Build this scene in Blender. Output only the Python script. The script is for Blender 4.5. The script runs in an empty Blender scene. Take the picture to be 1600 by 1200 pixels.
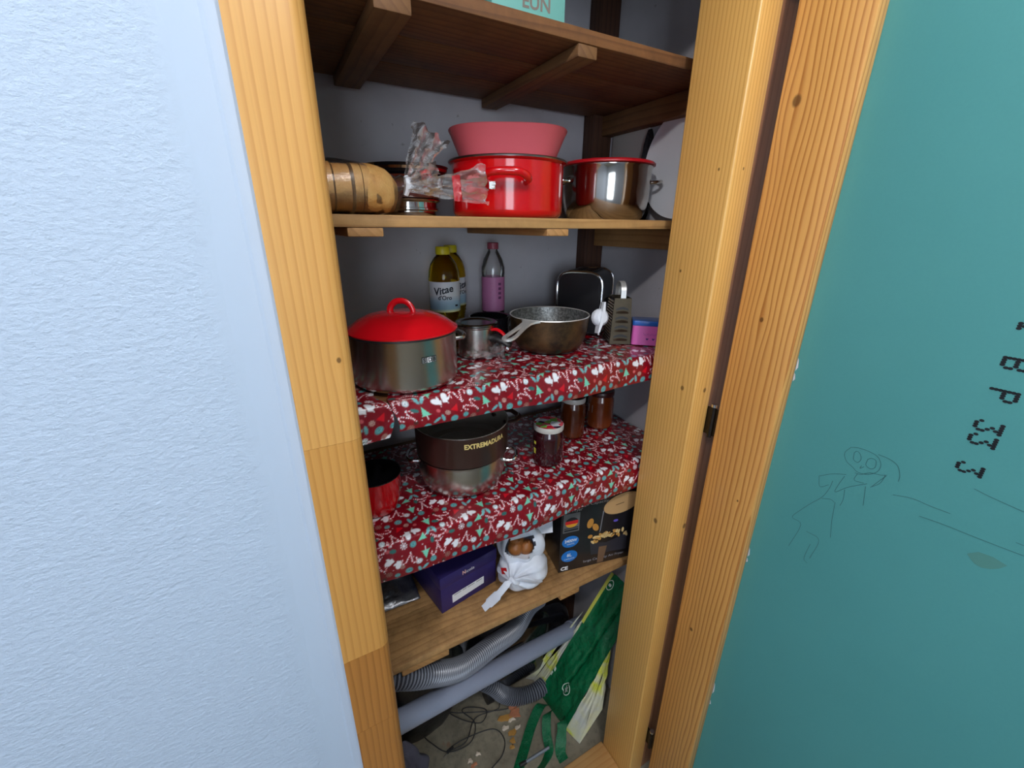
import bpy, bmesh, math, random
import numpy as np
from mathutils import Vector, Matrix, noise as mnoise
random.seed(7)
SC = bpy.context.scene
COL = SC.collection
PI = math.pi

# ---------------------------------------------------------------- camera
CAM_H = 1.565
cam_d = bpy.data.cameras.new('camera'); cam = bpy.data.objects.new('camera', cam_d); COL.objects.link(cam)
cam_d.sensor_width = 36.0; cam_d.lens = 655.0/1600*36; cam_d.clip_start = 0.02
_p, _y, _r = math.radians(20.5), math.radians(29.1), math.radians(0.45)
_f = Vector((math.sin(_y)*math.cos(_p), math.cos(_y)*math.cos(_p), -math.sin(_p)))
_rt = Vector((math.cos(_y), -math.sin(_y), 0)); _up = _rt.cross(_f)
_ir = _rt*math.cos(_r) + _up*math.sin(_r); _iu = -_rt*math.sin(_r) + _up*math.cos(_r)
cam.matrix_world = Matrix((( _ir.x, _iu.x, -_f.x, 0), (_ir.y, _iu.y, -_f.y, 0), (_ir.z, _iu.z, -_f.z, CAM_H), (0,0,0,1)))
SC.camera = cam

# ---------------------------------------------------------------- world, lights, exposure
W = bpy.data.worlds.new('world'); SC.world = W; W.use_nodes = True
W.node_tree.nodes['Background'].inputs[0].default_value = (0.75, 0.86, 1.0, 1)
W.node_tree.nodes['Background'].inputs[1].default_value = 0.2
SC.view_settings.view_transform = 'Standard'; SC.view_settings.look = 'None'
SC.view_settings.gamma = 1.0; SC.view_settings.use_curve_mapping = False
SC.view_settings.exposure = 0.22
def light(name, kind, loc, energy, color, size=0.1, sy=None, rot=(0,0,0)):
    d = bpy.data.lights.new(name, kind); d.energy = energy; d.color = color
    if kind == 'AREA':
        d.size = size
        if sy: d.shape = 'RECTANGLE'; d.size_y = sy
    else: d.shadow_soft_size = size
    o = bpy.data.objects.new(name, d); o.location = loc; o.rotation_euler = rot; COL.objects.link(o); return o
LAMP = (-0.20, -0.44, 2.40)          # a bar with two bulbs under the ceiling
LAMP_A, LAMP_B = (-0.62, -0.42, 2.40), (0.22, -0.46, 2.40)
light('ceiling_lamp_light', 'POINT', LAMP_A, 22, (1.0, 0.975, 0.95), 0.045)
light('ceiling_lamp_light', 'POINT', LAMP_B, 23, (1.0, 0.975, 0.95), 0.045)
# daylight of the window in the wall behind the photographer
light('window_daylight', 'AREA', (-1.0, -2.28, 1.55), 14, (0.80, 0.90, 1.0), 1.0, 1.25, (math.radians(90), 0, 0))

# ---------------------------------------------------------------- helpers
def S(r, g, b):
    def c(v):
        v /= 255.0
        return v/12.92 if v <= 0.04045 else ((v+0.055)/1.055)**2.4
    return (c(r), c(g), c(b))
class NT:
    def __init__(s, name):
        s.m = bpy.data.materials.new(name); s.m.use_nodes = True; s.t = s.m.node_tree
        s.b = s.t.nodes['Principled BSDF']; s.out = s.t.nodes['Material Output']
    def n(s, typ, **kw):
        x = s.t.nodes.new(typ)
        for k, v in kw.items(): setattr(x, k, v)
        return x
    def put(s, sock, v):
        if isinstance(v, bpy.types.NodeSocket): s.t.links.new(v, sock)
        elif isinstance(v, (tuple, list)) and len(v) == 3 and sock.type == 'RGBA': sock.default_value = (*v, 1)
        else: sock.default_value = v
    def math(s, op, a, b=0.0, c=0.0):
        x = s.n('ShaderNodeMath', operation=op)
        s.put(x.inputs[0], a); s.put(x.inputs[1], b)
        if op in ('MULTIPLY_ADD',): s.put(x.inputs[2], c)
        return x.outputs[0]
    def coord(s, which='Object'): return s.n('ShaderNodeTexCoord').outputs[which]
    def xyz(s, v):
        x = s.n('ShaderNodeSeparateXYZ'); s.put(x.inputs[0], v); return x.outputs
    def vec(s, a, b, c):
        x = s.n('ShaderNodeCombineXYZ'); s.put(x.inputs[0], a); s.put(x.inputs[1], b); s.put(x.inputs[2], c); return x.outputs[0]
    def noise(s, v, scale, detail=4, rough=.55):
        x = s.n('ShaderNodeTexNoise'); s.put(x.inputs['Vector'], v); x.inputs['Scale'].default_value = scale
        x.inputs['Detail'].default_value = detail; x.inputs['Roughness'].default_value = rough; return x.outputs['Fac']
    def ramp(s, f, stops, interp='LINEAR'):
        x = s.n('ShaderNodeValToRGB'); s.put(x.inputs[0], f); r = x.color_ramp; r.interpolation = interp
        while len(r.elements) < len(stops): r.elements.new(0.5)
        for e, (p, c) in zip(r.elements, stops):
            e.position = p; e.color = (*c, 1) if isinstance(c, (tuple, list)) else (c, c, c, 1)
        return x.outputs[0]
    def mix(s, f, a, b, blend='MIX'):
        x = s.n('ShaderNodeMix', data_type='RGBA', blend_type=blend)
        s.put(x.inputs[0], f); s.put(x.inputs[6], a); s.put(x.inputs[7], b); return x.outputs[2]
    def bump(s, h, strength=.3, dist=.002):
        x = s.n('ShaderNodeBump'); x.inputs['Strength'].default_value = strength; x.inputs['Distance'].default_value = dist
        s.put(x.inputs['Height'], h); s.put(s.b.inputs['Normal'], x.outputs[0])
    def base(s, c, rough=.5, metal=0.0):
        s.put(s.b.inputs['Base Color'], c); s.put(s.b.inputs['Roughness'], rough); s.put(s.b.inputs['Metallic'], metal); return s
def mat(name, c, rough=.5, metal=0.0, var=0.0, vscale=30, bump=0, bscale=60, coat=0, trans=0, ior=1.45, sheen=0):
    t = NT(name); co = t.coord()
    col = c
    if var:
        f = t.noise(co, vscale, 5)
        col = t.mix(f, tuple(x*(1-var) for x in c), tuple(min(1, x*(1+var)) for x in c))
    t.base(col, rough, metal)
    if bump: t.bump(t.noise(co, bscale, 5), bump, .002)
    if coat: t.b.inputs['Coat Weight'].default_value = coat; t.b.inputs['Coat Roughness'].default_value = .06
    if trans: t.b.inputs['Transmission Weight'].default_value = trans; t.b.inputs['IOR'].default_value = ior
    return t.m

def mesh(name, verts, faces, mats=(), mi=None, smooth=None):
    me = bpy.data.meshes.new(name); me.from_pydata([tuple(v) for v in verts], [], [tuple(f) for f in faces])
    for m in (mats if isinstance(mats, (list, tuple)) else [mats]): me.materials.append(m)
    if mi is not None: me.polygons.foreach_set('material_index', mi)
    bm = bmesh.new(); bm.from_mesh(me); bmesh.ops.remove_doubles(bm, verts=bm.verts, dist=2e-6); bmesh.ops.recalc_face_normals(bm, faces=bm.faces); bm.to_mesh(me); bm.free()
    if smooth is not None:
        me.polygons.foreach_set('use_smooth', [True]*len(me.polygons)); me.set_sharp_from_angle(angle=math.radians(smooth))
    me.update(); return me
def obj(name, me, parent=None, loc=(0,0,0), rot=(0,0,0), **props):
    o = bpy.data.objects.new(name, me); COL.objects.link(o); o.location = loc; o.rotation_euler = rot
    if parent: o.parent = parent
    for k, v in props.items(): o[k] = v
    return o
def thing(name, label, cat, loc=(0,0,0), rz=0.0, group=None):
    o = bpy.data.objects.new(name, None); COL.objects.link(o); o.location = loc; o.rotation_euler = (0,0,rz); o.empty_display_size = .05
    o['label'] = label; o['category'] = cat
    if group: o['group'] = group
    return o
def tag(o, label, cat, group=None):
    o['label'] = label; o['category'] = cat
    if group: o['group'] = group
    return o
class G:
    """collects geometry for ONE mesh"""
    def __init__(s): s.v = []; s.f = []; s.m = []
    def add(s, v, f, mi=0):
        o = len(s.v); s.v += [tuple(p) for p in v]; s.f += [tuple(i+o for i in q) for q in f]; s.m += [mi]*len(f); return s
    def box(s, a, b, mi=0, M=None):
        (x0,y0,z0),(x1,y1,z1) = a, b
        v = [Vector(p) for p in ((x0,y0,z0),(x1,y0,z0),(x1,y1,z0),(x0,y1,z0),(x0,y0,z1),(x1,y0,z1),(x1,y1,z1),(x0,y1,z1))]
        if M: v = [M @ p for p in v]
        return s.add(v, [(0,3,2,1),(4,5,6,7),(0,1,5,4),(1,2,6,5),(2,3,7,6),(3,0,4,7)], mi)
    def lathe(s, prof, seg=48, mi=0, c=(0,0,0), a0=0, a1=2*PI, M=None):
        full = abs(a1-a0-2*PI) < 1e-6; n = seg if full else seg+1
        v = []; f = []
        for (r, z) in prof:
            for k in range(n):
                a = a0+(a1-a0)*k/seg
                p = Vector((c[0]+r*math.cos(a), c[1]+r*math.sin(a), c[2]+z)); v.append(M @ p if M else p)
        for i in range(len(prof)-1):
            for k in range(seg):
                k2 = (k+1) % n
                f.append((i*n+k, i*n+k2, (i+1)*n+k2, (i+1)*n+k))
        return s.add(v, f, mi)
    def tube(s, pts, r, seg=10, mi=0, caps=True, flat=1.0, upv=None):
        pts = [Vector(p) for p in pts]; n = len(pts); v = []; f = []; prev = None
        for i, p in enumerate(pts):
            t = (pts[min(i+1, n-1)]-pts[max(i-1, 0)]).normalized()
            if prev is None:
                u = Vector(upv) if upv else (Vector((0,0,1)) if abs(t.z) < .9 else Vector((1,0,0)))
            else: u = prev
            u = (u-t*u.dot(t)).normalized(); prev = u; w = t.cross(u)
            rr = r[i] if isinstance(r, (list, tuple)) else r
            for k in range(seg):
                a = 2*PI*k/seg; v.append(p+u*math.cos(a)*rr*flat+w*math.sin(a)*rr)
        for i in range(n-1):
            for k in range(seg):
                k2 = (k+1) % seg; f.append((i*seg+k, i*seg+k2, (i+1)*seg+k2, (i+1)*seg+k))
        if caps: f.append(tuple(range(seg))[::-1]); f.append(tuple((n-1)*seg+k for k in range(seg)))
        return s.add(v, f, mi)
    def ribbon(s, pts, wdir, w, mi=0, thick=.0012):
        """flat strap along pts; wdir list or single width direction"""
        pts = [Vector(p) for p in pts]; n = len(pts); v = []; f = []
        for i, p in enumerate(pts):
            t = (pts[min(i+1, n-1)]-pts[max(i-1, 0)]).normalized()
            d = Vector(wdir[i] if isinstance(wdir[0], (tuple, list, Vector)) else wdir); d = (d-t*d.dot(t)).normalized(); nn = t.cross(d)
            ww = w[i] if isinstance(w, (list, tuple)) else w
            for a, b in ((-1,-1),(1,-1),(1,1),(-1,1)): v.append(p+d*a*ww/2+nn*b*thick/2)
        for i in range(n-1):
            for k in range(4):
                k2 = (k+1) % 4; f.append((i*4+k, i*4+k2, (i+1)*4+k2, (i+1)*4+k))
        f.append((3,2,1,0)); f.append(tuple((n-1)*4+k for k in range(4)))
        return s.add(v, f, mi)
    def grid(s, nu, nv, fn, mi=0):
        v = [fn(i/(nu-1), j/(nv-1)) for i in range(nu) for j in range(nv)]
        f = [(i*nv+j, (i+1)*nv+j, (i+1)*nv+j+1, i*nv+j+1) for i in range(nu-1) for j in range(nv-1)]
        return s.add(v, f, mi)
    def mk(s, name, mats, parent=None, smooth=35, bevel=0, loc=(0,0,0), rot=(0,0,0), seg=2, **props):
        me = mesh(name, s.v, s.f, mats, s.m, smooth)
        if bevel:
            bm = bmesh.new(); bm.from_mesh(me); bmesh.ops.remove_doubles(bm, verts=bm.verts, dist=1e-6)
            es = [e for e in bm.edges if len(e.link_faces) == 2 and e.calc_face_angle(0) > .6]
            bmesh.ops.bevel(bm, geom=es, offset=bevel, segments=seg, affect='EDGES', profile=.5)
            bm.to_mesh(me); bm.free()
            me.polygons.foreach_set('use_smooth', [True]*len(me.polygons)); me.set_sharp_from_angle(angle=math.radians(40))
        return obj(name, me, parent, loc, rot, **props)
def spline(pts, n=8):
    """Catmull-Rom through pts"""
    P = [Vector(p) for p in pts]; P = [2*P[0]-P[1]]+P+[2*P[-1]-P[-2]]; out = []
    for i in range(1, len(P)-2):
        for k in range(n):
            t = k/n; a, b, c, d = P[i-1], P[i], P[i+1], P[i+2]
            out.append(.5*((2*b)+(c-a)*t+(2*a-5*b+4*c-d)*t*t+(3*b-a-3*c+d)*t**3))
    out.append(P[-2]); return out
def txt(s, size, shear=0.0, bold=0.0, align='LEFT'):
    """2-D triangles of a piece of lettering: verts (x, y), faces"""
    c = bpy.data.curves.new('lettering', 'FONT'); c.body = s; c.size = size; c.shear = shear; c.offset = bold; c.align_x = align; c.resolution_u = 3
    o = bpy.data.objects.new('lettering', c); me = bpy.data.meshes.new_from_object(o)
    v = [(p.co.x, p.co.y) for p in me.vertices]; f = [tuple(p.vertices) for p in me.polygons]
    bpy.data.objects.remove(o); bpy.data.curves.remove(c); bpy.data.meshes.remove(me); return v, f
def nz(x, y=0, z=0): return mnoise.noise(Vector((x, y, z)))

# ---------------------------------------------------------------- materials
def wood(name, light_c, dark_c, freq, long_axis, knots=(), rough=.38, coat=.25, fibre=.25, stain=0.0, wob=1.0, ctr=.6):
    """procedural plank: growth lines run along long_axis; knots are (s, l, radius)"""
    t = NT(name); x, y, z = t.xyz(t.coord())
    ax = {'x': x, 'y': y, 'z': z}; l = ax.pop(long_axis); a, b = ax.values()
    s = t.math('ADD', a, b)
    rnd = t.n('ShaderNodeObjectInfo').outputs['Random']
    s0 = s; kd = None
    for (ks, kl, kr) in knots:
        ds = t.math('MULTIPLY', t.math('SUBTRACT', s0, ks), 1/kr); dl = t.math('MULTIPLY', t.math('SUBTRACT', l, kl), .32/kr)
        d2 = t.math('ADD', t.math('MULTIPLY', ds, ds), t.math('MULTIPLY', dl, dl))
        e = t.math('POWER', 2.718, t.math('MULTIPLY', d2, -.16))
        s = t.math('SUBTRACT', s, t.math('MULTIPLY', t.math('MULTIPLY', ds, kr*.55), e))
        dl2 = t.math('MULTIPLY', t.math('SUBTRACT', l, kl), .75/kr)
        dd = t.math('ADD', t.math('MULTIPLY', ds, ds), t.math('MULTIPLY', dl2, dl2))
        kk = t.math('POWER', 2.718, t.math('MULTIPLY', dd, -2.2)); kd = kk if kd is None else t.math('MAXIMUM', kd, kk)
    w = t.noise(t.vec(t.math('MULTIPLY', s, 9), t.math('ADD', t.math('MULTIPLY', l, 1.1), t.math('MULTIPLY', rnd, 30)), 0), 1.0, 3)
    ph = t.math('ADD', t.math('MULTIPLY', s, freq), t.math('MULTIPLY', w, 3.2*wob))
    fr = t.math('FRACT', ph)
    ring = t.ramp(fr, [(0, 0.05), (.55, .25), (.86, 1.0), (.93, .9), (1, .05)])
    fine = t.noise(t.vec(t.math('MULTIPLY', s, 420), t.math('MULTIPLY', l, 7), rnd), 1.0, 3)
    big = t.noise(t.vec(t.math('MULTIPLY', s, 6), t.math('MULTIPLY', l, 2.2), rnd), 1.0, 4)
    c = t.mix(t.math('MULTIPLY', ring, ctr), light_c, dark_c)
    c = t.mix(t.math('MULTIPLY', fine, fibre), c, tuple(k*.6 for k in dark_c))
    c = t.mix(t.ramp(big, [(.35, 0.0), (.75, .35)]), c, dark_c)
    if stain:
        sp = t.noise(t.coord(), 14, 6, .7)
        c = t.mix(t.ramp(sp, [(.42, 0.0), (.72, stain)]), c, tuple(k*.35 for k in dark_c))
    if kd is not None: c = t.mix(t.ramp(kd, [(.25, 0.0), (.6, .85)]), c, tuple(k*.25 for k in dark_c))
    t.base(c, rough); t.b.inputs['Coat Weight'].default_value = coat; t.b.inputs['Coat Roughness'].default_value = .25
    t.bump(t.math('ADD', t.math('MULTIPLY', ring, .5), fine), .12, .001)
    return t.m
M = {}
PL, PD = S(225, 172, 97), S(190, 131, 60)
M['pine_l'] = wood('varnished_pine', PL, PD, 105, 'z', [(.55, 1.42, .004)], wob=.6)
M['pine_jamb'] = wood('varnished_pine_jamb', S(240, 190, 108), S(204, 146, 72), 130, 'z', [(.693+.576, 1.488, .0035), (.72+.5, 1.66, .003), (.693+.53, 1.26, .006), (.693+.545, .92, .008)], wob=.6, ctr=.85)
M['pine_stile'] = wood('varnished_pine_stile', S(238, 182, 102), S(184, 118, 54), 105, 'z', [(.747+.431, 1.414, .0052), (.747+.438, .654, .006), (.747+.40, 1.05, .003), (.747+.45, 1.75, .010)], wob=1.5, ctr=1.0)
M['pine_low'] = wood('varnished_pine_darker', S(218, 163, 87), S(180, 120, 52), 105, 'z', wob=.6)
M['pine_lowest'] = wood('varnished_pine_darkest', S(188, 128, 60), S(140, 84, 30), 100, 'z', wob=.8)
M['pine_pale'] = wood('pale_pine', S(206, 162, 104), S(180, 126, 68), 60, 'x', wob=.8)
M['rebate'] = wood('shaded_rebate_wood', S(168, 116, 80), S(132, 84, 54), 60, 'z')  # shade of the recess put into a darker brown wood colour
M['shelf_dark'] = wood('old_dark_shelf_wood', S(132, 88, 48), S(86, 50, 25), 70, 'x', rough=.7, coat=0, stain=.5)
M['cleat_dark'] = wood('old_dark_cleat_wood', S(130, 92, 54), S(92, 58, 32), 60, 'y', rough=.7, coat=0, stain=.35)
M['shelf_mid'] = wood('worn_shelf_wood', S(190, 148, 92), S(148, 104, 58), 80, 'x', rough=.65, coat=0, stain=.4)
M['cleat_mid'] = wood('worn_cleat_wood', S(196, 148, 92), S(150, 104, 58), 60, 'y', rough=.65, coat=0, stain=.3)
M['shelf_raw'] = wood('raw_stained_shelf_wood', S(196, 152, 98), S(142, 98, 54), 55, 'x', [(.86, .20, .008), (.70, .60, .006)], rough=.6, coat=.05, stain=.75, wob=1.6)
M['post'] = wood('dark_post_wood', S(84, 52, 34), S(52, 28, 18), 60, 'z', rough=.7, coat=0)

def plaster():
    t = NT('white_roughcast_paint'); co = t.coord(); x, y, z = t.xyz(co)
    # rough roller texture, dying out towards the smooth margin along the door casing
    w = t.noise(t.vec(0.0, 0.0, z), 9, 3)
    mask = t.n('ShaderNodeMapRange'); t.put(mask.inputs[0], t.math('ADD', x, t.math('MULTIPLY', w, .03)))
    mask.inputs[1].default_value = -.050; mask.inputs[2].default_value = -.030; mask.inputs[3].default_value = 1; mask.inputs[4].default_value = .06
    a = t.noise(t.vec(t.math('MULTIPLY', x, 115), 0.0, t.math('MULTIPLY', z, 175)), 1.0, 4, .6); b = t.noise(co, 420, 2); c2 = t.noise(co, 40, 2)
    h = t.math('ADD', t.math('ADD', t.math('MULTIPLY', a, 1.0), t.math('MULTIPLY', b, .15)), t.math('MULTIPLY', c2, .5))
    edge = t.n('ShaderNodeMapRange'); t.put(edge.inputs[0], x); edge.inputs[1].default_value = -.0185; edge.inputs[2].default_value = -.0150
    edge.inputs[3].default_value = 0; edge.inputs[4].default_value = .8
    hh = t.math('ADD', t.math('MULTIPLY', h, mask.outputs[0]), edge.outputs[0])
    t.base(S(182, 199, 219), .75); t.bump(hh, .55, .0040); return t.m
M['plaster'] = plaster()
def dull_wall():
    t = NT('dull_grey_white_plaster'); co = t.coord()
    n1 = t.noise(co, 5, 5, .6); sp = t.noise(co, 46, 3, .6)
    c = t.mix(t.ramp(n1, [(.3, 0.0), (.75, 1.0)]), S(202, 200, 206), S(184, 182, 188))
    c = t.mix(t.ramp(sp, [(.70, 0.0), (.76, .55)]), c, S(120, 114, 112))
    t.base(c, .85); t.bump(t.noise(co, 90, 4), .2, .001); return t.m
M['dull'] = dull_wall()
M['room'] = mat('plain_white_wall', S(176, 182, 192), .9, var=.04)
def teal():
    t = NT('green_board_paper'); co = t.coord()
    n = t.noise(co, 5, 4); f = t.noise(co, 260, 2)
    c = t.mix(n, S(74, 149, 148), S(84, 158, 156)); c = t.mix(t.math('MULTIPLY', f, .2), c, S(64, 132, 132))
    t.base(c, .55); t.bump(f, .06, .0006); return t.m
M['teal'] = teal()
def concrete():
    t = NT('stained_concrete_floor'); co = t.coord()
    a = t.noise(co, 9, 6, .65); b = t.noise(co, 60, 4); r = t.noise(co, 17, 3)
    c = t.mix(t.ramp(a, [(.3, 0.0), (.7, 1.0)]), S(112, 104, 88), S(150, 142, 122)); c = t.mix(t.ramp(b, [(.5, 0.0), (.75, .5)]), c, S(80, 74, 64))
    c = t.mix(t.ramp(r, [(.66, 0.0), (.72, .5)]), c, S(140, 92, 62))
    t.base(c, .8); t.bump(b, .3, .002); return t.m
M['concrete'] = concrete()
def steel(name, c=(.56, .54, .50), rough=.22, streak=.12, axis='z'):
    t = NT(name); x, y, z = t.xyz(t.coord())
    n = t.noise(t.vec(t.math('MULTIPLY', x, 6), t.math('MULTIPLY', y, 6), t.math('MULTIPLY', z, 260)), 1.0, 3)
    sm = t.noise(t.coord(), 22, 5, .65)
    t.base(t.mix(sm, tuple(k*.92 for k in c), c), t.math('ADD', rough-.03, t.math('MULTIPLY', sm, .06)), 1.0); t.bump(n, streak, .0006); return t.m
M['steel'] = steel('brushed_steel', rough=.26)
M['steel_polish'] = steel('polished_steel', (.58, .56, .52), .12, .03)
M['chrome'] = mat('chrome', (.75, .75, .76), .12, 1.0)
M['alu'] = mat('cast_aluminium', (.80, .80, .78), .34, .65, bump=.05)
M['red_enamel'] = mat('red_enamel', S(196, 4, 14), .16, coat=.6)
M['red_enamel_lid'] = mat('red_enamel_lid', S(206, 12, 26), .22, coat=.5)
M['red_plastic'] = mat('red_plastic', S(170, 16, 26), .35)
M['pink_plastic'] = mat('dusty_pink_plastic', S(202, 90, 100), .45, var=.03)
M['black_gloss'] = mat('black_enamel', (.006, .006, .008), .12, coat=.4)
M['black'] = mat('black_plastic', (.012, .012, .013), .4)
M['black_soft'] = mat('black_matt', (.02, .02, .022), .6)
M['white_plastic'] = mat('white_plastic', S(225, 228, 235), .35)
M['white'] = mat('white_print', S(226, 226, 228), .5)
M['ink'] = mat('black_ink', (.006, .008, .012), .6)
M['gold'] = mat('gold_print', S(214, 190, 120), .4)

# ================================================================ the setting
FZ = -0.03
def struct(name, g, mats, parent=None, bevel=0, smooth=35, label=None, seg=2):
    o = g.mk(name, mats, parent, bevel=bevel, smooth=smooth, seg=seg)
    if parent is None: o['kind'] = 'structure'
    if label: o['label'] = label
    return o
struct('wall_left', G().box((-1.9, .512, FZ), (-.003, .600, 2.5)), M['plaster'])
struct('wall_above_opening', G().box((-.003, .520, 2.08), (.86, .600, 2.5)), M['room'])
struct('wall_beyond_door', G().box((.86, .520, FZ), (2.4, .600, 2.5)), M['room'])
_o = [(-.003, .5), (.050, .5)]+[(.0505+.015*math.sin(a), .515-.015*math.cos(a)) for a in np.linspace(.15, PI/2, 6)]+[(.0655, .615), (-.003, .615)]; _n = len(_o)
t1 = bpy.data.objects.new('trim_1', None); COL.objects.link(t1); t1['kind'] = 'structure'; t1['label'] = 'finger-jointed varnished pine door casing beside the white wall'
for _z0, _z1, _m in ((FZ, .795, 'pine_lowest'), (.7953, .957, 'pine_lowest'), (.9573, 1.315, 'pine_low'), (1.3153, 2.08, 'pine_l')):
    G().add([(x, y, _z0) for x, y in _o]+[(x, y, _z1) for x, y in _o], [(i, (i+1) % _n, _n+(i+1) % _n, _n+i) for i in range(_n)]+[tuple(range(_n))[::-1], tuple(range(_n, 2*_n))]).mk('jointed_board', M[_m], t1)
g = G().box((.693, .5, FZ), (.745, .615, 2.08))
struct('trim_2', g, M['pine_jamb'], bevel=.0035, seg=3, label='varnished pine jamb of the opening on the side of the green door')
struct('trim_3', G().box((.745, .513, FZ), (.86, .615, 2.08)), M['rebate'], label='brown rebate strip behind the door hinges')
struct('trim_4', G().box((.0655, .5, FZ), (.693, .622, -.012)), M['pine_pale'], bevel=.003, label='pale wooden threshold of the pantry')
struct('trim_5', G().box((.0655, .5, 2.02), (.693, .615, 2.08)), M['pine_pale'], bevel=.003)
struct('wall_back', G().box((-.14, 1.02, FZ), (.90, 1.08, 2.44)), M['dull'])
struct('wall_right', G().box((.84, .615, FZ), (.90, 1.02, 2.44)), M['dull'])
struct('wall_pantry_left', G().box((-.14, .600, FZ), (-.08, 1.02, 2.44)), M['dull'])
struct('ceiling_pantry', G().box((-.14, .600, 2.44), (.90, 1.08, 2.5)), M['dull'])
struct('floor', G().box((-1.9, -2.4, FZ-.06), (2.4, 1.08, FZ)), M['concrete'])
struct('ceiling', G().box((-1.9, -2.4, 2.5), (2.4, .6, 2.56)), M['room'])
struct('wall_side', G().box((-1.96, -2.4, FZ), (-1.9, .6, 2.5)), M['room'])
struct('wall_far_side', G().box((2.4, -2.4, FZ), (2.46, .6, 2.5)), M['room'])
g = G().box((-1.96, -2.46, FZ), (-1.55, -2.4, 2.5)).box((-.45, -2.46, FZ), (2.46, -2.4, 2.5)).box((-1.55, -2.46, FZ), (-.45, -2.4, .85)).box((-1.55, -2.46, 2.25), (-.45, -2.4, 2.5))
struct('wall_rear', g, M['room'])
t = NT('daylit_window_pane'); t.base((.8, .9, 1), .2); t.b.inputs['Emission Color'].default_value = (.78, .89, 1, 1); t.b.inputs['Emission Strength'].default_value = 2.5
win = struct('window_1', G().box((-1.55, -2.45, .85), (-.45, -2.43, 2.25)), t.m)
g = G()
for a, b in (((-1.55, .85), (-1.49, 2.25)), ((-.51, .85), (-.45, 2.25)), ((-1.55, .85), (-.45, .91)), ((-1.55, 2.19), (-.45, 2.25)), ((-1.03, .85), (-.97, 2.25))):
    g.box((a[0], -2.43, a[1]), (b[0], -2.39, b[1]))
g.mk('window_frame', M['white_plastic'], win)
# ceiling lamp (out of view above the photographer)
lamp = thing('ceiling_lamp', 'round white ceiling lamp above the place the photo is taken from', 'lamp', (LAMP[0], LAMP[1], 2.5))
G().box((-.46, -.025, -.014), (.46, .025, -.001)).mk('lamp_bar', M['white_plastic'], lamp, bevel=.004)
for _x in (-.42, .42): G().lathe([(0, -.016), (.016, -.016), (.020, -.040), (.020, -.048), (0, -.048)], 20, c=(_x, .0, 0)).mk('bulb_socket', M['white_plastic'], lamp)

# the open door: varnished stile with green board panel
door = bpy.data.objects.new('door_1', None); COL.objects.link(door); door['kind'] = 'structure'
door['label'] = 'open door of green plasterboard with a varnished pine stile'
G().box((.747, .368, 0), (.7725, .478, 2.04)).mk('stile', M['pine_stile'], door, bevel=.0025)
G().box((.747, -.36, 0), (.7725, -.25, 2.04)).mk('stile', M['pine_stile'], door, bevel=.0025)
G().box((.7725, -.36, 0), (.785, .470, 2.04)).mk('panel', M['teal'], door)
for z in (1.19, .16, 1.95):
    h = G().tube([(.7445, .4865, z-.034), (.7445, .4865, z+.034)], .0048, 14).mk('hinge', mat('dark_hinge_steel', (.06, .055, .05), .35, 1.0) if 'hinge' not in M else M['hinge'], door)
    M['hinge'] = h.data.materials[0]
    G().box((.7455, .478, z-.03), (.748, .512, z+.03)).mk('hinge_leaf', M['hinge'], h)
    G().tube([(.7445, .4865, z+.034), (.7445, .4865, z+.040)], .0062, 12).mk('pin_head', M['chrome'], h)
# dotted board code, read downwards
DOTS = {'1': ['..#..', '.##..', '..#..', '..#..', '..#..', '..#..', '.###.'], 'B': ['####.', '#...#', '#...#', '####.', '#...#', '#...#', '####.'],
        'P': ['####.', '#...#', '#...#', '####.', '#....', '#....', '#....'], '3': ['#####', '...#.', '..#..', '...#.', '....#', '#...#', '.###.']}
g = G()
for ch, z0, yb in (('1', 1.466, .138), ('B', 1.4205, .1385), ('P', 1.3795, .1385), ('3', 1.336, .139), ('3', 1.3165, .139), ('3', 1.274, .139)):
    for r, row in enumerate(DOTS[ch]):
        for c, k in enumerate(row):
            if k == '#':
                y = yb-(6-r)*.0038; z = z0-.001-c*.0031
                g.add([(.7721, y+.0025*math.cos(a), z+.0019*math.sin(a)) for a in [2*PI*i/10 for i in range(10)]], [tuple(range(10))])
g.mk('printed_code', M['ink'], door)
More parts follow.
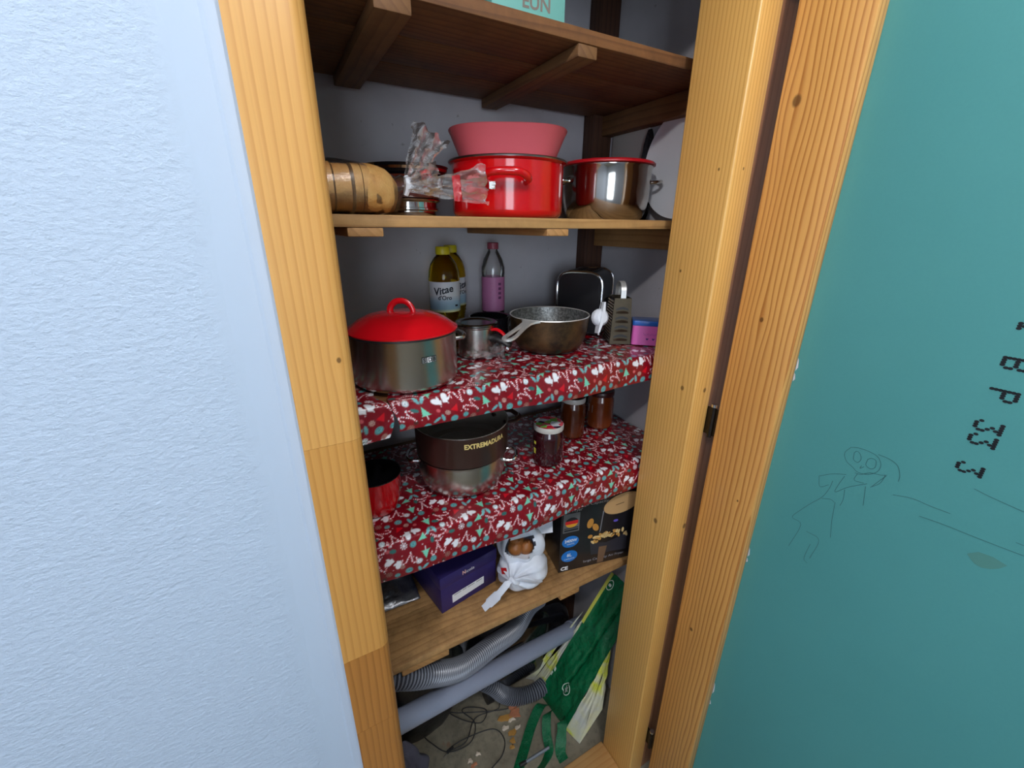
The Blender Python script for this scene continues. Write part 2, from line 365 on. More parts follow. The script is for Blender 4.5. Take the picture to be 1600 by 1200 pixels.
STROKES = [[[0.2578,1.2357],[0.2636,1.2225],[0.2583,1.2103],[0.2475,1.204],[0.2396,1.1994],[0.2271,1.202],[0.217,1.212],[0.2151,1.2245],[0.2211,1.2356],[0.2326,1.2396],[0.2476,1.2393],[0.2578,1.2357]],[[0.2515,1.2286],[0.2499,1.2177],[0.2436,1.2151],[0.2407,1.2225],[0.2443,1.2308],[0.2492,1.2327],[0.2515,1.2286]],[[0.2325,1.2268],[0.2326,1.2165],[0.2257,1.213],[0.2208,1.2186],[0.2225,1.2291],[0.2281,1.2305],[0.2325,1.2268]],[[0.2374,1.2125],[0.2382,1.207],[0.2341,1.2122]],[[0.2224,1.2405],[0.208,1.2396],[0.1968,1.2344],[0.1904,1.2213],[0.1895,1.2106]],[[0.2047,1.2118],[0.2113,1.1979],[0.2166,1.1859]],[[0.2059,1.2126],[0.2088,1.1964],[0.2181,1.1835]],[[0.2422,1.1965],[0.2347,1.1977],[0.2241,1.2066],[0.2122,1.2095],[0.2041,1.2136]],[[0.239,1.1968],[0.2402,1.184],[0.2272,1.1856]],[[0.2882,1.1643],[0.2715,1.1779],[0.2525,1.1876]],[[0.2882,1.1643],[0.2826,1.1464],[0.2712,1.1565]],[[0.2675,1.1666],[0.2687,1.1515],[0.2747,1.1299],[0.2877,1.1081],[0.301,1.0838],[0.3097,1.0629],[0.2933,1.0571],[0.3021,1.0026]],[[0.2539,1.1838],[0.2584,1.164],[0.2595,1.1491],[0.2451,1.1673],[0.2233,1.187]],[[0.2751,1.1263],[0.2628,1.1325],[0.256,1.1303]],[[0.255,1.131],[0.2515,1.0971],[0.2458,1.0639]],[[0.2821,1.0509],[0.2603,1.0476],[0.265,1.0024]],[[0.2705,1.0309],[0.273,1.007],[0.2727,0.9942],[0.2662,0.9903]],[[0.2481,1.1608],[0.246,1.1431],[0.2474,1.1295]],[[0.224,1.1815],[0.2187,1.1482]],[[0.1901,1.1869],[0.1687,1.1937],[0.147,1.1939],[0.1267,1.1951]],[[0.1545,1.172],[0.1279,1.1752],[0.0959,1.177],[0.0532,1.1804]],[[0.116,1.2424],[0.0986,1.2394],[0.0696,1.2364]],[[0.0639,1.1935],[0.0571,1.1937]]]
g = G()
for st in STROKES:
    pts = spline([(.7722, y, z) for y, z in st], 5)
    for a, b in zip(pts[:-1], pts[1:]):
        d = (b-a); 
        if d.length < 1e-6: continue
        nrm = Vector((0, -d.z, d.y)).normalized()*.00042
        g.add([a-nrm, b-nrm, b+nrm, a+nrm], [(0,1,2,3)])
g.mk('pencil_drawing', mat('faint_pencil', S(56, 108, 110), .6), door, label='faint pencil doodle on the green board')
pts = [(.097,1.149),(.088,1.159),(.075,1.161),(.061,1.158),(.066,1.149),(.072,1.143),(.080,1.139),(.087,1.140)]
G().add([(.7722, y, z) for y, z in pts], [tuple(range(8))]).mk('smudge', mat('brownish_smudge', S(80, 138, 130), .6), door)
for (z, h) in ((1.345, .012), (1.322, .008), (.935, .012), (.915, .006), (.52, .02), (.47, .008)):
    G().add([(.7715, .3675, z-h), (.7715, .3645, z-h*.4), (.7705, .3655, z+h*.7), (.7712, .3678, z+h), (.7722, .3672, z)], [(0,1,4),(1,2,4),(2,3,4),(3,0,4)]).mk('plaster_chip', M['white_plastic'], door)

# ---------------------------------------------------------------- shelves
def shelf(name, label, z_top, th, mp, mc, cleats, y0=.64, y1=1.0, nb=3, batten=True, cz=.027):
    o = thing(name, label, 'shelf', (0, 0, z_top), 0, 'board shelves in the pantry')
    yy = y0; wd = (y1-y0)/nb
    for i in range(nb):
        z = [0, -.0015, .0][i % 3]
        G().box((-.075, yy+.0008, -th+z*0), (.835, yy+wd-.0008, z)).mk('plank', mp, o, bevel=.0015)
        yy += wd
    for (a, b, ya, yb) in cleats:
        G().box((a, ya, -th-cz), (b, yb, -th-.0003)).mk('cleat', mc, o, bevel=.002)
    if batten: G().box((.805, y0+.03, -th-.045), (.8395, y1, -th-.0003)).mk('side_batten', mc, o, bevel=.002)
    return o
Z2, Z3, Z4, Z5, Z6 = 1.852, 1.580, 1.300, 1.035, .712
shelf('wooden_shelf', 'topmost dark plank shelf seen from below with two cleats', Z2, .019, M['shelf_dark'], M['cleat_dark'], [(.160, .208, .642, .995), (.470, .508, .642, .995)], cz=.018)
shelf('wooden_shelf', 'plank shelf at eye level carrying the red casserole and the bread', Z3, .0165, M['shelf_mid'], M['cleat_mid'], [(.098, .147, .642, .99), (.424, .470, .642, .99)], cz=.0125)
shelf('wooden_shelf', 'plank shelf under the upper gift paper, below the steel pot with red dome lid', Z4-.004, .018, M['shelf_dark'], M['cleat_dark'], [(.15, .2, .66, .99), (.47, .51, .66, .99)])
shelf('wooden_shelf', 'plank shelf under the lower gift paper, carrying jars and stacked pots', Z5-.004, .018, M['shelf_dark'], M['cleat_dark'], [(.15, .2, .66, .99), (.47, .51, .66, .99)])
shelf('wooden_shelf', 'lowest raw wood shelf carrying the blue box and the white bag', Z6, .018, M['shelf_raw'], M['cleat_mid'], [(.10, .205, .645, .99), (.505, .565, .645, .99)], cz=.022)
post = G().box((.775, .978, FZ), (.838, 1.018, 2.44)).mk('shelf_post', M['post'], bevel=.003)
tag(post, 'dark wooden upright in the back corner of the pantry', 'post')

# ---------------------------------------------------------------- christmas gift paper (flat print rasterised into a colour attribute of a draped sheet)
PX = .0014
C_BASE, C_MINT, C_TEAL, C_DTEAL = S(128, 8, 26), S(118, 206, 178), S(104, 172, 176), S(44, 108, 104)
C_WHITE, C_RED, C_BROWN = S(236, 238, 244), S(206, 14, 34), S(78, 40, 36)
class Canvas:
    def __init__(s, w, h):
        s.nx, s.ny = int(w/PX)+1, int(h/PX)+1; s.a = np.empty((s.nx, s.ny, 3)); s.a[:] = C_BASE
        s.X, s.Y = np.meshgrid(np.arange(s.nx)*PX, np.arange(s.ny)*PX, indexing='ij')
    def win(s, x, y, r):
        i0, i1 = max(0, int((x-r)/PX)), min(s.nx, int((x+r)/PX)+2); j0, j1 = max(0, int((y-r)/PX)), min(s.ny, int((y+r)/PX)+2)
        if i1 <= i0 or j1 <= j0: return None
        return slice(i0, i1), slice(j0, j1)
    def loc(s, w, x, y, ang):
        c, sn = math.cos(ang), math.sin(ang); dx, dy = s.X[w]-x, s.Y[w]-y
        return dx*c+dy*sn, -dx*sn+dy*c
    def blend(s, w, d, col):
        al = np.clip(.5-d/PX, 0, 1)[..., None]; s.a[w] = s.a[w]*(1-al)+np.array(col)*al
def seg_d(px, py, a, b):
    vx, vy = b[0]-a[0], b[1]-a[1]; L = vx*vx+vy*vy
    t = np.clip(((px-a[0])*vx+(py-a[1])*vy)/L, 0, 1); return np.hypot(px-a[0]-t*vx, py-a[1]-t*vy), t
def m_tree(c, x, y, ang, k=1.0):
    w = c.win(x, y, .024*k)
    if not w: return
    u, v = c.loc(w, x, y, ang); u = u/k; v = v/k
    fr = np.clip((v+.004)/.018, 0, 1); saw = (fr*4) % 1.0
    hw = .0075*(1-fr)*(1-.38*(saw-.5))
    d = np.maximum(np.abs(u)-hw, np.maximum(-.004-v, v-.014)); c.blend(w, d*k, C_MINT)
    d2 = np.maximum(np.abs(u)-.0007, np.maximum(-.012-v, v+.004)); c.blend(w, d2*k, C_WHITE)
def m_mitten(c, x, y, ang):
    w = c.win(x, y, .014)
    if not w: return
    u, v = c.loc(w, x, y, ang)
    d = (np.hypot(u/.0052, (v-.0022)/.0078)-1)*.005; d = np.minimum(d, np.maximum(np.abs(u)-.0042, np.abs(v+.0045)-.003))
    th = (np.hypot((u-.0055)*.8+(v+.001)*.6, ((v+.001)*.8-(u-.0055)*.6)*1.9)-.0042); c.blend(w, np.minimum(d, th), C_WHITE)
def m_disc(c, x, y, r, col, sp):
    w = c.win(x, y, r+.003)
    if not w: return
    u, v = c.loc(w, x, y, 0); rr = np.hypot(u, v); c.blend(w, rr-r, col)
    a = np.arctan2(v, u); c.blend(w, np.maximum(np.abs(np.sin(a*3))*rr-.0007, rr-r*.78), sp); c.blend(w, np.abs(rr-r*.80)-.0003, sp)
def m_flake(c, x, y, r, col):
    w = c.win(x, y, r+.003)
    if not w: return
    u, v = c.loc(w, x, y, .2); rr = np.hypot(u, v); a = np.arctan2(v, u)
    c.blend(w, np.maximum(np.abs(np.sin(a*4))*rr/2.6-.00055, np.maximum(rr-r, .0012-rr)), col); c.blend(w, rr-r*.28, col)
    for i in range(8):
        b = i*PI/4; c.blend(w, np.hypot(u-r*math.cos(b), v-r*math.sin(b))-.0011, col)
def m_leaf(c, x, y, ang, col, l=.0075, wd=.0029):
    w = c.win(x, y, l+.003)
    if not w: return
    u, v = c.loc(w, x, y, ang); wob = 1+.16*np.cos(v/l*9)
    c.blend(w, (np.hypot(u/(wd*wob), v/l)-1)*wd, col)
def m_cane(c, x, y, ang, flip):
    w = c.win(x, y, .024)
    if not w: return
    u, v = c.loc(w, x, y, ang); u = u*flip
    P = [(-.0012, -.0135), (0, .0045)]+[(-.0046+.0046*math.cos(a), .0045+.0052*math.sin(a)) for a in np.linspace(.5, PI+.6, 6)]
    acc = 0.0
    for a, b in zip(P[:-1], P[1:]):
        L = math.hypot(b[0]-a[0], b[1]-a[1]); d, t_ = seg_d(u, v, a, b); s_ = acc+t_*L; acc += L
        al = np.clip(.5-(d-.0014)/PX, 0, 1)[..., None]; st = (np.floor((s_+u*.5)/.0020) % 2)[..., None]
        c.a[w] = c.a[w]*(1-al)+(np.array(C_WHITE)*st+np.array(S(196, 24, 44))*(1-st))*al
def m_hat(c, x, y, ang):
    w = c.win(x, y, .016)
    if not w: return
    u, v = c.loc(w, x, y, ang); fr = np.clip((v+.007)/.015, 0, 1)
    c.blend(w, np.maximum(np.abs(u-.002*fr)-.0062*(1-fr), np.abs(v)-.0075), C_RED)
def m_dot(c, x, y, r, col):
    w = c.win(x, y, r+.002)
    if w: u, v = c.loc(w, x, y, 0); c.blend(w, np.hypot(u, v)-r, col)
TILE = .113
def motif_tile(c, ox, oy, ang):
    def at(s, t_):
        s, t_ = s*TILE, t_*TILE
        if ang: s, t_ = TILE-s, TILE-t_
        return ox+s, oy+t_
    R_ = PI if ang else 0
    def tree(s, t_, a=0, k=1): m_tree(c, *at(s, t_), a+R_, k)
    def canes(s, t_, a): m_cane(c, *at(s-.035, t_), a+R_+.38, 1); m_cane(c, *at(s+.035, t_), a+R_-.38, -1)
    tree(.06, .12); canes(.34, .16, -.25); m_mitten(c, *at(.52, .18), R_-.2); m_mitten(c, *at(.65, .10), R_-1.1); canes(.84, .17, .05)
    m_disc(c, *at(.18, .25), .0058, C_WHITE, C_DTEAL); m_disc(c, *at(.94, .31), .0062, C_TEAL, C_DTEAL)
    m_disc(c, *at(.36, .37), .0066, C_TEAL, C_DTEAL); m_disc(c, *at(.55, .40), .0050, C_TEAL, C_DTEAL)
    m_leaf(c, *at(.08, .40), R_-.9, C_TEAL); m_leaf(c, *at(.18, .42), R_+.25, C_TEAL); m_flake(c, *at(.68, .34), .0048, S(150, 120, 108)); m_dot(c, *at(.76, .42), .0042, C_BROWN)
    m_flake(c, *at(.26, .50), .0038, S(190, 160, 150)); m_flake(c, *at(.46, .26), .0036, S(170, 130, 120))
    canes(.66, .55, .9); tree(.93, .55, .15); m_hat(c, *at(.40, .57), -.5+R_); m_leaf(c, *at(.80, .63), R_+1.2, C_DTEAL, .0066, .0036); m_dot(c, *at(.13, .56), .0034, S(196, 90, 96))
    m_mitten(c, *at(.17, .70), R_+1.2); m_mitten(c, *at(.30, .74), R_-.1); canes(.52, .76, .2); m_disc(c, *at(.72, .76), .0052, C_WHITE, C_TEAL); tree(.07, .85, -1.1, .85)
    m_leaf(c, *at(.88, .78), R_+.5, C_TEAL); m_leaf(c, *at(.97, .78), R_-.5, C_TEAL); m_flake(c, *at(.40, .90), .0054, C_WHITE); m_disc(c, *at(.25, .92), .0060, C_TEAL, C_DTEAL)
    m_leaf(c, *at(.58, .93), R_+1.4, C_DTEAL, .0062, .0038); canes(.80, .92, 1.3); m_dot(c, *at(.66, .91), .0034, S(196, 90, 96)); m_leaf(c, *at(.93, .95), R_+.1, C_DTEAL, .006, .0036)
    for s, t_ in ((.05,.3),(.27,.13),(.48,.48),(.61,.27),(.74,.28),(.85,.45),(.33,.66),(.57,.65),(.1,.97),(.45,.05),(.75,.97),(.2,.62)): m_dot(c, *at(s, t_), .0008, C_WHITE)
t = NT('glossy_gift_paper'); at_ = t.n('ShaderNodeVertexColor'); at_.layer_name = 'print'
t.base(at_.outputs[0], .28); t.b.inputs['Coat Weight'].default_value = .35; t.b.inputs['Coat Roughness'].default_value = .12
t.bump(t.noise(t.coord(), 70, 4, .6), .35, .002); M['paper'] = t.m
def gift_paper(label, x0, x1, depth, drop, zt, yf, flip, seed, skew=0.0, torn_l=0.0, torn_r=0.0):
    Wd, Ht = x1-x0, depth+drop
    cv = Canvas(Wd, Ht)                                    # y = 0 at the hanging hem, y = drop at the fold
    for i in range(-1, int(Wd/TILE)+2):
        for j in range(-1, int(Ht/TILE)+2): motif_tile(cv, i*TILE+(seed*.037) % TILE-TILE*.5, j*TILE-.012*seed, flip)
    nx, ny = cv.nx, cv.ny
    X = cv.X+x0; tt = cv.Y-drop                            # tt < 0 hangs, tt > 0 lies on the shelf
    rf = .007; q = rf*PI/2
    th = np.clip((tt+q/2)/q, 0, 1)*PI/2                    # 0 hanging, pi/2 flat
    hang = np.clip(-(tt+q/2), 0, None); flat = np.clip(tt-q/2, 0, None)
    Yc = yf+rf*(1-np.cos(th))+flat; Zc = zt-rf+rf*np.sin(th)-hang
    rng = np.random.RandomState(seed)
    wv = np.zeros_like(X)
    for k in range(16):
        fx, fy, ph, am = rng.uniform(8, 60), rng.uniform(-45, 45), rng.uniform(0, 6.3), rng.uniform(.3, 1)
        s_ = np.sin(X*fx*2+cv.Y*fy*2+ph); wv += am*(1-np.abs(s_))**2
    wv = wv/16
    ny_ = -np.cos(th); nz_ = np.sin(th)
    amp = np.where(tt < 0, .0065, .0028)
    Yc = Yc+ny_*wv*amp; Zc = Zc+nz_*wv*amp
    belly = np.sin(np.clip(hang/drop, 0, 1)*2.6)*.004*(1+np.sin(X*23+seed)); Yc = Yc-belly
    Zc = Zc-np.where(tt < 0, (hang/drop)*.006*np.sin(X*9+seed), 0)
    # uneven torn ends
    fx_ = (cv.X/Wd); X = X+(torn_l*np.sin(cv.Y*60+1)*(1-fx_))+(torn_r*np.sin(cv.Y*48)*fx_)
    v = np.stack([X, Yc, Zc], -1).reshape(-1, 3)
    idx = np.arange(nx*ny).reshape(nx, ny)
    f = np.stack([idx[:-1, :-1], idx[1:, :-1], idx[1:, 1:], idx[:-1, 1:]], -1).reshape(-1, 4)
    me = bpy.data.meshes.new('gift_paper'); me.vertices.add(len(v)); me.vertices.foreach_set('co', v.ravel())
    me.loops.add(f.size); me.loops.foreach_set('vertex_index', f.ravel()); me.polygons.add(len(f))
    me.polygons.foreach_set('loop_start', np.arange(0, f.size, 4)); me.polygons.foreach_set('use_smooth', np.ones(len(f), bool))
    me.update(calc_edges=True); me.materials.append(M['paper'])
    ca = me.color_attributes.new('print', 'FLOAT_COLOR', 'POINT'); ca.data.foreach_set('color', np.concatenate([cv.a.reshape(-1, 3), np.ones((nx*ny, 1))], 1).ravel())
    o = obj('gift_paper', me); return tag(o, label, 'gift paper', 'christmas gift paper on the shelves')
gift_paper('red christmas gift paper over the shelf below the eye-level shelf', .134, .832, .345, .054, Z4+.0005, .631, False, 3, torn_l=.006)
gift_paper('small end piece of red gift paper beside the casing, torn from the upper sheet', -.07, .124, .20, .058, Z4+.0002, .632, False, 2, torn_r=.010)
gift_paper('red christmas gift paper over the shelf with jars, draped above the blue box', -.07, .832, .345, .076, Z5+.0005, .628, True, 5)

# ================================================================ things on the two upper shelves
def pot_prof(r, h, br=.012, wall=.0018, lip=.003, base_in=.004):
    """closed wall profile of a pot: outside up, rim, inside down"""
    o = [(0, 0), (r-br, 0)]+[(r-br+br*math.sin(a), br-br*math.cos(a)) for a in np.linspace(.3, PI/2, 5)]+[(r, h-.004), (r+lip, h-.001), (r+lip, h+.001), (r-wall, h)]
    o += [(r-wall, br)]+[(r-br+(br-wall)*math.cos(a), br-(br-base_in)*math.sin(a)) for a in np.linspace(.4, PI/2, 4)]+[(0, base_in)]
    return o
def loop_handle(r, ang, half, out, z, dz, tr, flat=1.0):
    """bow handle on a round pot at angle ang; ends at height z, bow lifted by dz"""
    a = [ang-half, ang-half*.92, ang-half*.55, ang, ang+half*.55, ang+half*.92, ang+half]; k = [-.006, out*.62, out*.97, out, out*.97, out*.62, -.006]; h = [0, .35, .9, 1, .9, .35, 0]
    return spline([((r+q)*math.cos(b), (r+q)*math.sin(b), z+dz*e) for b, q, e in zip(a, k, h)], 6)
def toward(x, y): return math.atan2(-y, -x)          # direction from a thing at (x, y) back to the viewer's standpoint

# ---- top shelf
tb = thing('cardboard_box', 'turquoise cardboard box on the topmost dark shelf', 'box', (.350, .70, Z2), -.05)
G().box((0, 0, .001), (.128, .16, .11)).mk('carton', mat('turquoise_card', S(112, 178, 170), .6, var=.05), tb, bevel=.001)
v, f = txt('EUN', .026, bold=.0006)
G().add([(.05+x, -.0004, .0300+y) for x, y in v], f).mk('printed_letters', mat('grey_brown_print', S(126, 116, 108), .6), tb, smooth=None)
db = thing('dark_box', 'black box beside the turquoise carton on the topmost shelf', 'box', (.215, .705, Z2))
G().box((0, 0, .001), (.125, .13, .09)).mk('carton', M['black_soft'], db, bevel=.002); G().box((-.001, -.001, .07), (.126, .131, .092)).mk('lid', M['black_soft'], db, bevel=.002)

# ---- eye-level shelf: loaf in its bag
BR = thing('bread_loaf', 'sliced golden loaf of bread beside the casing', 'bread', (0, .722, Z3+.001))
def crust():
    t = NT('bread_crust'); co = t.coord(); a = t.noise(co, 40, 5); b = t.noise(co, 14, 3)
    c = t.mix(a, S(206, 156, 84), S(176, 112, 48)); c = t.mix(t.ramp(b, [(.45, 0.0), (.7, .7)]), c, S(226, 190, 124)); t.base(c, .6); t.bump(t.noise(co, 90, 5, .7), .8, .003); return t.m
M['crust'] = crust(); M['crumb'] = mat('bread_crumb', S(232, 206, 156), .85, var=.08, vscale=120, bump=.5, bscale=200)
def loaf_sec(k, n=26, jit=0.0):
    pts = []
    for i in range(n):
        a = 2*PI*i/n; c, s = math.cos(a), math.sin(a)
        y = .055*abs(c)**.75*(1 if c > 0 else -1); z = .034+(.037 if s > 0 else .033)*abs(s)**.8*(1 if s > 0 else -1)
        pts.append((y*k, .034+(z-.034)*(k if s > 0 else (.6+.4*k) if k > .5 else k)+0.0))
    zmin = min(p[1] for p in pts); return [(y, z) for y, z in pts], zmin
x = -.06
for i in range(15):
    th = .0128; k = .955+.035*math.sin(i*2.4); sec, _ = loaf_sec(k); n = len(sec); til = .0015*math.sin(i*2.3)
    g = G(); v = [(x+til, y, z) for y, z in sec]+[(x+th-.0020+til, y, z) for y, z in sec]
    g.add(v, [(j, (j+1) % n, n+(j+1) % n, n+j) for j in range(n)], 0); g.add(v, [tuple(range(n))[::-1], tuple(range(n, 2*n))], 1)
    g.mk('bread_slice', [M['crust'], M['crumb']], BR, smooth=40); x += th
g = G(); rings = []
for q in np.linspace(0, 1, 12):
    k = math.sqrt(max(0, 1-q**2.6)); sec, _ = loaf_sec(max(k, .02)); rings.append([(x+q*.060, y+.002*nz(y*40, z*40, q*5), z+.003*nz(y*30+4, z*30, q*6)) for y, z in sec])
n = len(rings[0]); v = [p for r in rings for p in r]
g.add(v, [(i*n+j, i*n+(j+1) % n, (i+1)*n+(j+1) % n, (i+1)*n+j) for i in range(len(rings)-1) for j in range(n)]+[tuple(range(n))[::-1], tuple((len(rings)-1)*n+j for j in range(n))])
g.mk('heel', M['crust'], BR, smooth=60)
def film(name, haze=.1, tint=(1, 1, 1), bump=.6, bs=45, k=1.6):
    t = NT(name); tr = t.n('ShaderNodeBsdfTransparent'); gl = t.n('ShaderNodeBsdfGlossy'); gl.inputs['Roughness'].default_value = .12
    bp = t.n('ShaderNodeBump'); bp.inputs['Strength'].default_value = bump; bp.inputs['Distance'].default_value = .004; t.put(bp.inputs['Height'], t.noise(t.coord(), bs, 5, .65))
    t.t.links.new(bp.outputs[0], gl.inputs['Normal']); tr.inputs[0].default_value = (*tint, 1)
    df = t.n('ShaderNodeBsdfDiffuse'); df.inputs[0].default_value = (.8, .8, .82, 1)
    fr = t.n('ShaderNodeFresnel'); fr.inputs[0].default_value = 1.5; t.t.links.new(bp.outputs[0], fr.inputs['Normal'])
    m1 = t.n('ShaderNodeMixShader'); t.put(m1.inputs[0], haze); t.t.links.new(tr.outputs[0], m1.inputs[1]); t.t.links.new(df.outputs[0], m1.inputs[2])
    m2 = t.n('ShaderNodeMixShader'); t.put(m2.inputs[0], t.math('MULTIPLY', fr.outputs[0], k)); t.t.links.new(m1.outputs[0], m2.inputs[1]); t.t.links.new(gl.outputs[0], m2.inputs[2])
    t.t.links.new(m2.outputs[0], t.out.inputs[0]); return t.m
M['film'] = film('clear_crinkled_film', .02, k=1.0); M['film_thick'] = film('clear_film_bunched', .12, bump=.9, bs=70, k=.8)
BB = thing('bread_bag', 'clear plastic bread bag with knotted neck and red printed tail', 'bag', (0, .722, Z3+.001))
g = G(); rings = []
for i, xx in enumerate(np.linspace(-.06, .222, 34)):
    q = max(0, (xx-.115)/.107); k = 1.07*max(.06, (1-q**2.0)) if q > 0 else 1.07
    sec, _ = loaf_sec(min(k, 1.07)); zoff = .012*q
    rings.append([(xx, y+.0025*nz(xx*60, y*50, z*50), max(.0, z+zoff*(1 if k < .5 else 0)+.0028*nz(xx*55+9, y*55, z*55))) for y, z in sec])
n = len(rings[0]); g.add([p for r in rings for p in r], [(i*n+j, i*n+(j+1) % n, (i+1)*n+(j+1) % n, (i+1)*n+j) for i in range(len(rings)-1) for j in range(n)])
g.mk('film', M['film'], BB, smooth=60)
def crumple(c0, c1, w0, w1, amp, seed, nu=20, nv=16, up=(0,0,1)):
    c0, c1 = Vector(c0), Vector(c1); d = (c1-c0).normalized(); u = Vector(up); u = (u-d*u.dot(d)).normalized(); w = d.cross(u)
    def fn(a, b):
        ww = w0+(w1-w0)*a; p = c0.lerp(c1, a)+u*(b-.5)*ww+w*amp*(.15+a)*math.sin(b*17+seed+3*nz(a*3, seed))
        q = Vector((nz(a*7+seed, b*9, 1), nz(a*7, b*9+seed, 5), nz(a*6, b*8, seed)))*amp*(.2+a)
        return p+q
    return G().grid(nu, nv, fn)
crumple((.205, -.02, .040), (.322, -.055, .046), .012, .060, .006, 2).mk('tail', M['film_thick'], BB, smooth=60)
crumple((.205, -.01, .046), (.262, .02, .128), .012, .062, .006, 7, up=(1, 0, 0)).mk('tail', M['film_thick'], BB, smooth=60)
crumple((.20, -.015, .044), (.245, -.05, .052), .016, .05, .008, 11).mk('gathered_neck', M['film_thick'], BB, smooth=60)
G().tube([(.202, -.012, .030), (.206, -.018, .045), (.205, -.010, .056)], [.004, .0065, .004], 8).mk('white_tie', M['white_plastic'], BB)
crumple((.268, -.046, .040), (.280, -.050, .041), .036, .038, .002, 4, 6, 10).mk('red_print', M['red_plastic'], BB, smooth=60)
crumple((.226, -.020, .058), (.240, -.024, .062), .014, .012, .003, 9, 6, 8).mk('red_print', M['red_enamel'], BB, smooth=60)
crumple((.326, -.056, .047), (.336, -.058, .047), .010, .012, .002, 5, 6, 6).mk('bar_code_end', M['white'], BB, smooth=60)

# ---- nest of bowls behind the bread
bx, by = .248, .862
NB = thing('steel_bowl', 'small stepped steel tin under the dark bowls behind the bread', 'bowl', (bx, by, Z3+.001))
G().lathe([(0, 0), (.052, 0), (.053, .002), (.053, .011), (.0575, .013), (.0575, .016), (.0555, .017), (.0555, .026), (.062, .029), (.0625, .031), (.0585, .0325), (0, .0325)], 56).mk('bowl_body', M['steel_polish'], NB)
NB = thing('brown_glass_bowl', 'brown stepped glass bowl between the steel tin and the black pan', 'bowl', (bx, by, Z3+.034))
G().lathe([(0, 0), (.060, 0), (.0625, .003), (.0625, .010), (.067, .013), (.069, .016), (.0685, .027), (.073, .036), (.0715, .036), (.066, .026), (.064, .014), (0, .008)], 56).mk('bowl_body', mat('brown_smoked_glass', S(92, 40, 30), .12, coat=.5), NB)
NB = thing('black_round_pan', 'shallow black pan with steel band on top of the bowls behind the bread', 'pan', (bx, by, Z3+.0705))
G().lathe([(0, 0), (.066, 0), (.074, .006), (.078, .016), (.0795, .0175), (.077, .0165), (.072, .008), (.06, .003), (0, .003)], 56).mk('pan_body', M['black_gloss'], NB)
G().lathe([(.0755, .0085), (.0775, .0125), (.0778, .0128), (.0757, .0085)], 56).mk('steel_band', M['chrome'], NB)

# ---- red casserole with the pink tub in it
rx, ry = .433, .802; ta = toward(rx, ry)
RC = thing('red_casserole', 'glossy red enamel casserole with bow handles on the eye-level shelf', 'pot', (rx, ry, Z3+.001))
G().lathe(pot_prof(.108, .098, .014, lip=.006), 72).mk('pot_body', M['red_enamel'], RC)
G().lathe([(.1085, .0975), (.1145, .0975), (.1150, .0995), (.1140, .1010), (.1085, .1005)], 72).mk('rim', mat('dull_steel_rim', (.30, .27, .26), .3, 1.0), RC)
for a in (ta-.03, ta+PI): G().tube(loop_handle(.108, a, .34, .030, .058, .014, .0072), .0068, 12).mk('handle', M['red_enamel'], RC)
PT = thing('pink_tub', 'dusty pink rounded square plastic tub standing in the red casserole', 'tub', (rx, ry, Z3+.012), ta+PI/2)
def sup(hw, n, k=72):
    o = []
    for i in range(k):
        a = 2*PI*i/k; c, s = math.cos(a), math.sin(a); o.append((hw*abs(c)**(2/n)*(1 if c >= 0 else -1), hw*abs(s)**(2/n)*(1 if s >= 0 else -1)))
    return o
g = G(); lev = [(.060, 0), (.064, .003), (.076, .05), (.0905, .092), (.1085, .135), (.1100, .1365), (.1070, .1355), (.0885, .092), (.074, .05), (.062, .006), (.002, .005)]
v = [(x, y, z) for hw, z in lev for x, y in sup(hw, 2.9 if hw > .01 else 2)]; k = 72
g.add(v, [(i*k+j, i*k+(j+1) % k, (i+1)*k+(j+1) % k, (i+1)*k+j) for i in range(len(lev)-1) for j in range(k)]+[tuple(range(k))[::-1]])
g.mk('tub_body', M['pink_plastic'], PT, smooth=50)

# ---- steel pot with flat red lid
sx, sy = .700, .822
SP = thing('steel_pot', 'rounded polished steel pot with a flat red lid beside the red casserole', 'pot', (sx, sy, Z3+.001))
pr = [(0, 0), (.078, 0), (.086, .006), (.093, .022), (.0965, .045), (.098, .075), (.098, .105), (.100, .108), (.100, .110), (.0962, .110), (.0962, .07), (.0915, .024), (.08, .006), (0, .004)]
G().lathe(pr, 72).mk('pot_body', M['steel_polish'], SP)
ld = G().lathe([(0, .111), (.100, .111), (.1045, .1125), (.1045, .1155), (.101, .1185), (.06, .122), (0, .123)], 72).mk('lid', M['red_plastic'], SP)
for a in (2.75, 5.9): G().tube(loop_handle(.098, a, .30, .026, .080, .004, .004), .004, 10).mk('handle', M['steel_polish'], SP)
# ---- white plate leaning on the right wall, black bag, board
PLt = thing('white_plate', 'big white plate leaning upright against the pantry side wall', 'plate', (.8275, .708, Z3+.0015))
Mr = Matrix.Translation((0, 0, .1195)) @ Matrix.Rotation(math.radians(-86), 4, 'Y')
G().lathe([(0, 0), (.07, 0), (.085, .004), (.116, .011), (.1165, .0125), (.084, .0065), (.07, .0025), (0, .0025)], 72, M=Mr).mk('plate_body', M['white_plastic'], PLt)
BK = thing('black_bag', 'crumpled black plastic bag between the plate and the steel pot', 'bag', (.823, .826, Z3+.001))
def blob(nu, nv, rx_, ry_, h, amp, sc, seed, taper=.3):
    def fn(a, b):
        th = 2*PI*a; ph = b; r = math.sin(PI*min(.985, max(.02, .08+.9*ph)))**.5*(1-taper*ph)
        n_ = 1+amp*nz(math.cos(th)*sc+seed, math.sin(th)*sc, ph*sc*1.6)
        return (rx_*r*math.cos(th)*n_, ry_*r*math.sin(th)*n_, h*ph)
    return G().grid(nu, nv, fn)
blob(44, 40, .0075, .028, .20, .4, 3.2, 3).mk('bulk', mat('shiny_black_film', (.012, .012, .016), .18, bump=.8, bscale=150), BK, smooth=70)
